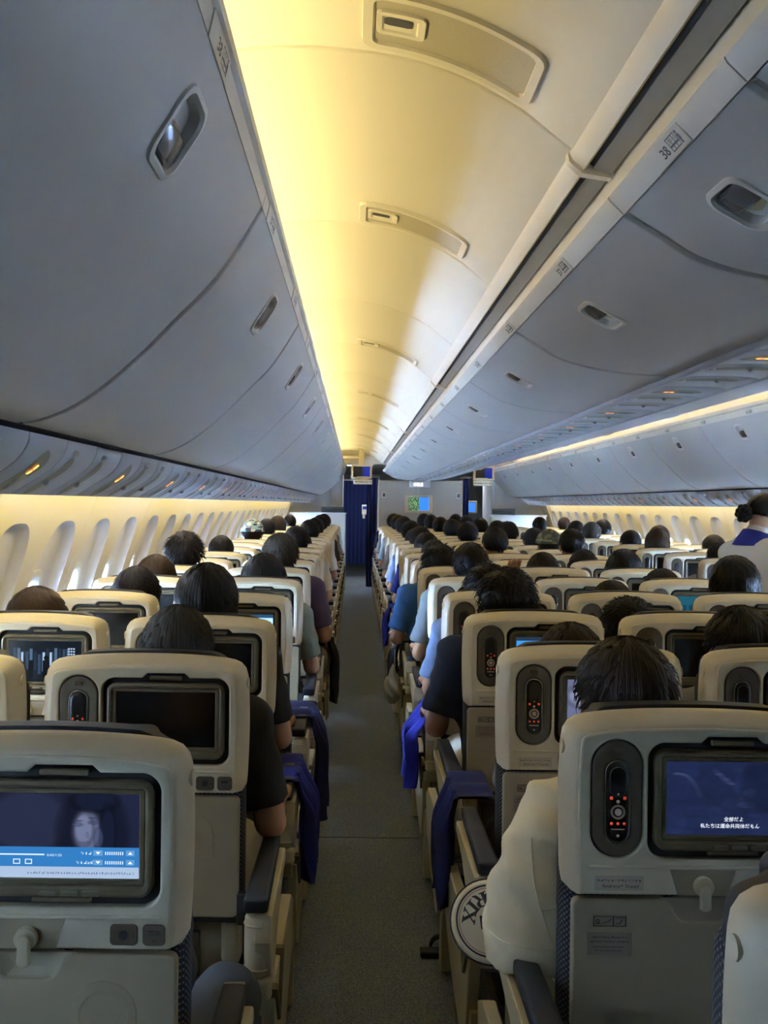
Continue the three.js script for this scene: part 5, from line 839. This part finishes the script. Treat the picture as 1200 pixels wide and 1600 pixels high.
// ---------------------------------------------------------------- the cabin attendant, standing in the right aisle
{
  const o = thing('person', 'cabin attendant in white blouse with blue collar and black hair bun in right aisle', 'person', [2.035, 0, -5.02]);
  o.rotation.y = -1.22;
  const leg = (p, g = 0) => { const s = [Math.abs(p[0]), p[1], p[2]]; return smin(capd(s, [0.085, 0.86, 0.05], [0.085, 0.47, 0.03], 0.085 + g, 0.055 + g), capd(s, [0.085, 0.47, 0.03], [0.085, 0.08, 0.06], 0.052 + g, 0.036 + g), 0.03); };
  const trunk = (p, g = 0) => { let d = smin(elld(p, [0, 0.93, 0.05], [0.165 + g, 0.13 + g, 0.115 + g]), capd(p, [0, 0.98, 0.04], [0, 1.10, 0.02], 0.115 + g, 0.115 + g), 0.08); d = smin(d, elld(p, [0, 1.215, -0.01], [0.165 + g, 0.17 + g, 0.115 + g]), 0.06); return smin(d, capd([Math.abs(p[0]), p[1], p[2]], [0.02, 1.335, -0.03], [0.155, 1.305, -0.03], 0.052 + g, 0.052 + g), 0.05); };
  const A = { sh: [0.165, 1.30, -0.03], el: [0.21, 1.06, -0.05], wr: [0.15, 1.02, -0.27] };
  const headAt = (g) => g.clone().translate(-HEAD[0], -HEAD[1], -HEAD[2]).rotateX(-0.30).translate(0, 1.485, -0.105);
  const body = march((p) => { let d = trunk(p, -0.006); for (const s of [-1, 1]) d = smin(d, armd(p, A, s, 0.042, 0.034, 0.024, 2), 0.02); d = smin(d, leg(p, -0.004), 0.04); d = Math.min(d, smin(capd([Math.abs(p[0]), p[1], p[2]], [0.085, 0.05, 0.07], [0.09, 0.03, -0.09], 0.034, 0.028), 1, 0.01)); return smin(d, capd(p, [0, 1.32, -0.03], [0, 1.42, -0.06], 0.052, 0.048), 0.03); }, [-0.34, -0.01, -0.40], [0.34, 1.46, 0.26], 84);
  part('body', [body, headAt(headGeo), ...[-1, 1].map((s) => handGeo(A, s))], std('#d9ad90', { roughness: 0.5 }), o);
  part('blouse', march((p) => { let d = trunk(p, 0.012); for (const s of [-1, 1]) d = smin(d, armd(p, A, s, 0.062, 0.055, 0.040, 2), 0.03); d += fold(p, 0.004, 34); d = Math.max(d, 0.98 - p[1]); return Math.max(d, -capd(p, [0, 1.36, -0.045], [0, 1.5, -0.09], 0.056, 0.06)); }, [-0.32, 0.94, -0.36], [0.32, 1.42, 0.20], 76), CL.white, o);
  part('skirt', march((p) => Math.max(smin(elld(p, [0, 0.93, 0.05], [0.185, 0.15, 0.135]), capd(p, [0, 0.86, 0.05], [0, 0.50, 0.045], 0.155, 0.14), 0.06), 0.48 - p[1], p[1] - 1.02), [-0.24, 0.44, -0.16], [0.24, 1.06, 0.26], 50), CL.navy, o);
  const ringAt = (y, z, rx, rz, tilt) => Array.from({ length: 36 }, (_, i) => { const a = i / 36 * 6.2832; return V(Math.sin(a) * rx, y + Math.cos(a) * tilt, z + Math.cos(a) * rz); });
  part('collar', loft([ringAt(1.395, -0.045, 0.066, 0.064, 0.022), ringAt(1.412, -0.045, 0.072, 0.072, 0.026), ringAt(1.372, -0.035, 0.108, 0.094, 0.012), ringAt(1.350, -0.030, 0.128, 0.108, 0.004), ringAt(1.346, -0.030, 0.124, 0.105, 0.004)]), CL.royal, o);
  const scarfTex = patchTex(['#e9ecf0', '#ffffff', '#9fb3cc', '#e4dcc8'], 9); 
  part('neck_scarf', loft([ringAt(1.395, -0.055, 0.060, 0.058, 0.016), ringAt(1.405, -0.055, 0.068, 0.066, 0.018), ringAt(1.425, -0.060, 0.067, 0.064, 0.020), ringAt(1.438, -0.065, 0.058, 0.056, 0.022)]), std('#ffffff', { map: scarfTex, roughness: 0.7 }), o);
  const hp = part('hair', headAt(HAIR.updo), hairMat.black, o);
  const bun = []; for (let i = 0; i < 22; i++) { const a = i * 2.4, e = Math.acos(1 - 2 * (i + 0.5) / 22); bun.push(new THREE.SphereGeometry(0.017, 10, 8).translate(Math.sin(e) * Math.cos(a) * 0.032, Math.sin(e) * Math.sin(a) * 0.034, Math.cos(e) * 0.026)); }
  part('hair_bun', [...bun, new THREE.SphereGeometry(0.034, 14, 10)], hairMat.black, hp).position.set(0, 1.515, 0.045);
  shadow(o);
}

// ---------------------------------------------------------------- belongings along the aisles
function drape(name, label, cat, { x, z, y0 = 0.70, y1, w, dir = 1, mat, out = 0.07, s = 1 }) {   // cloth over an armrest, hanging on the aisle side
  const o = thing(name, label, cat, [x, 0, z]); const n = 30, m = 26, L = (y0 - y1), top = 0.11;
  const f = (off) => (i, j) => {
    const u = i / n - 0.5, t = j / m * (L + top), hang = Math.max(0, t - top), v = hang / L, fold = Math.sin(u * 17 * s + Math.sin(v * 3) * 1.2) * 0.024 * Math.min(1, v * 2 + 0.15) + Math.sin(u * 41 + v * 5) * 0.004;
    const X = t < top ? -top + t : out * sstep(v, 0, 0.35) * 0.5 + fold, yy = t < top ? y0 + 0.006 * Math.sin(u * 14) : y0 - hang - 0.02 * sstep(v, 0, 0.2) * 0 + Math.sin(u * 9 + 1) * 0.025 * v;
    return [(X + off) * dir, yy + (t < top ? off : 0), u * w * (1 - 0.22 * Math.sin(v * 2.2))];
  };
  part('cloth', [grid(n, m, f(0)), grid(n, m, f(-0.007))], mat, o);
  return shadow(o);
}
const BL = cloth('#22287c'), BL2 = cloth('#1b2050'), BL3 = cloth('#2630a8'), JK = cloth('#17181d');
drape('blanket', 'dark royal blue blanket hanging over the armrest beside the black shirt passengers', 'blanket', { x: -0.165, z: -3.12, y1: 0.39, w: 0.34, mat: BL });
drape('blanket', 'navy blue blanket hanging low into the aisle at the fourth left row', 'blanket', { x: -0.155, z: -4.0, y1: 0.30, w: 0.34, mat: BL2, s: 1.3 });
drape('jacket', 'black jacket hanging into the aisle beside the purple shirt passenger', 'jacket', { x: -0.15, z: -6.2, y1: 0.32, w: 0.42, mat: JK });
drape('blanket', 'indigo blanket bunched behind the second right armrest', 'blanket', { x: 0.30, z: -2.95, y1: 0.38, w: 0.30, dir: -1, mat: BL2, out: 0.05 });
drape('blanket', 'bright royal blue blanket hanging from the armrest beside the light blue shirt', 'blanket', { x: 0.29, z: -4.05, y1: 0.42, w: 0.34, dir: -1, mat: BL3, out: 0.11, s: 1.2 });
drape('jacket', 'black jacket hanging beside the clear plastic bag', 'jacket', { x: 0.28, z: -6.15, y1: 0.36, w: 0.36, dir: -1, mat: JK });
drape('blanket', 'royal blue blanket at the aisle far down the centre block', 'blanket', { x: 0.30, z: -8.1, y1: 0.40, w: 0.34, dir: -1, mat: BL3 });
{
  const b = thing('plastic_bag', 'clear plastic bag with dark contents hanging from a right armrest', 'bag', [0.235, 0.45, -5.75]);
  const film = new THREE.MeshPhysicalMaterial({ color: '#dfe2e4', transmission: 0.55, thickness: 0, roughness: 0.35 });
  part('film', grid(28, 20, (i, j) => { const a = i / 28 * 6.2832, e = lerp(-Math.PI / 2, Math.PI / 2, j / 20), k = 1 + 0.09 * Math.sin(a * 5 + e * 7) * Math.cos(e) + 0.05 * Math.sin(a * 11 - e * 9) * Math.cos(e); return [Math.cos(e) * Math.sin(a) * 0.055 * k, Math.sin(e) * 0.085 * k + (e > 1 ? (e - 1) * 0.12 : 0), Math.cos(e) * Math.cos(a) * 0.085 * k]; }), film, b);
  part('contents', new THREE.IcosahedronGeometry(0.045, 2).scale(0.9, 1, 1.3).translate(0, -0.025, 0), CL.char, b);
  part('handle', mv(new THREE.TorusGeometry(0.05, 0.004, 6, 20).rotateY(Math.PI / 2).scale(0.5, 1.6, 1), 0.01, 0.15, 0), film, b);
}
{
  const b = thing('bag_strap', 'black buckled bag strap lying on the carpet at the right seats', 'strap', [0.295, 0.012, -3.36]);
  part('buckle', box(0.09, 0.022, 0.05, -0.01, 0, 0.03, 0.006), MAT.black, b); part('webbing', mv(new THREE.TorusGeometry(0.035, 0.006, 6, 20, Math.PI).scale(1, 1, 3), 0.02, 0.0, -0.02), MAT.black, b);
}
{
  // round cream pouch with black ring lettering, lying on the nearest right armrest
  const t = canvasTex(512, 512, (g, w, h) => { g.fillStyle = '#e8e0cc'; g.fillRect(0, 0, w, h); g.translate(256, 256); g.strokeStyle = '#15161c'; g.lineWidth = 12; g.beginPath(); g.arc(0, 0, 238, 0, 7); g.stroke(); g.strokeStyle = '#b9907e'; g.lineWidth = 7; g.beginPath(); g.arc(0, 0, 220, 0, 7); g.stroke(); g.fillStyle = '#15161c'; g.font = 'bold 132px serif'; g.textAlign = 'center'; [...'ORIX'].forEach((c, i) => { const q = (78 + 28 * i) * Math.PI / 180; g.save(); g.translate(Math.cos(q) * 196, -Math.sin(q) * 196); g.rotate(Math.atan2(-Math.cos(q), -Math.sin(q))); g.scale(1.2, 1); g.fillText(c, 0, 0); g.restore(); }); g.fillRect(-70, -40, 120, 90); g.fillStyle = '#e8e0cc'; g.beginPath(); g.moveTo(-50, 40); g.lineTo(-10, -30); g.lineTo(20, 40); g.fill(); });
  const o = thing('round_pouch', 'round cream pouch with black ring lettering reading ORIX beside the cream jacket', 'pouch', [0.296, 0.662, -2.06]);
  o.rotation.set(-0.45, -0.15, 0.1);
  part('pouch_body', new THREE.LatheGeometry([[0, -0.03], [0.06, -0.029], [0.078, -0.018], [0.083, 0], [0.078, 0.018], [0.06, 0.026], [0, 0.028]].map(([x, y]) => V2(x, y)), 40).rotateX(Math.PI / 2), CL.cream, o);
  part('printed_face', new THREE.CircleGeometry(0.074, 40).translate(0, 0, 0.0285), std('#ffffff', { map: t, roughness: 0.6 }), o);
  part('piping', new THREE.TorusGeometry(0.083, 0.003, 8, 48), CL.char, o);
  shadow(o);
}

renderer.render(scene, camera);
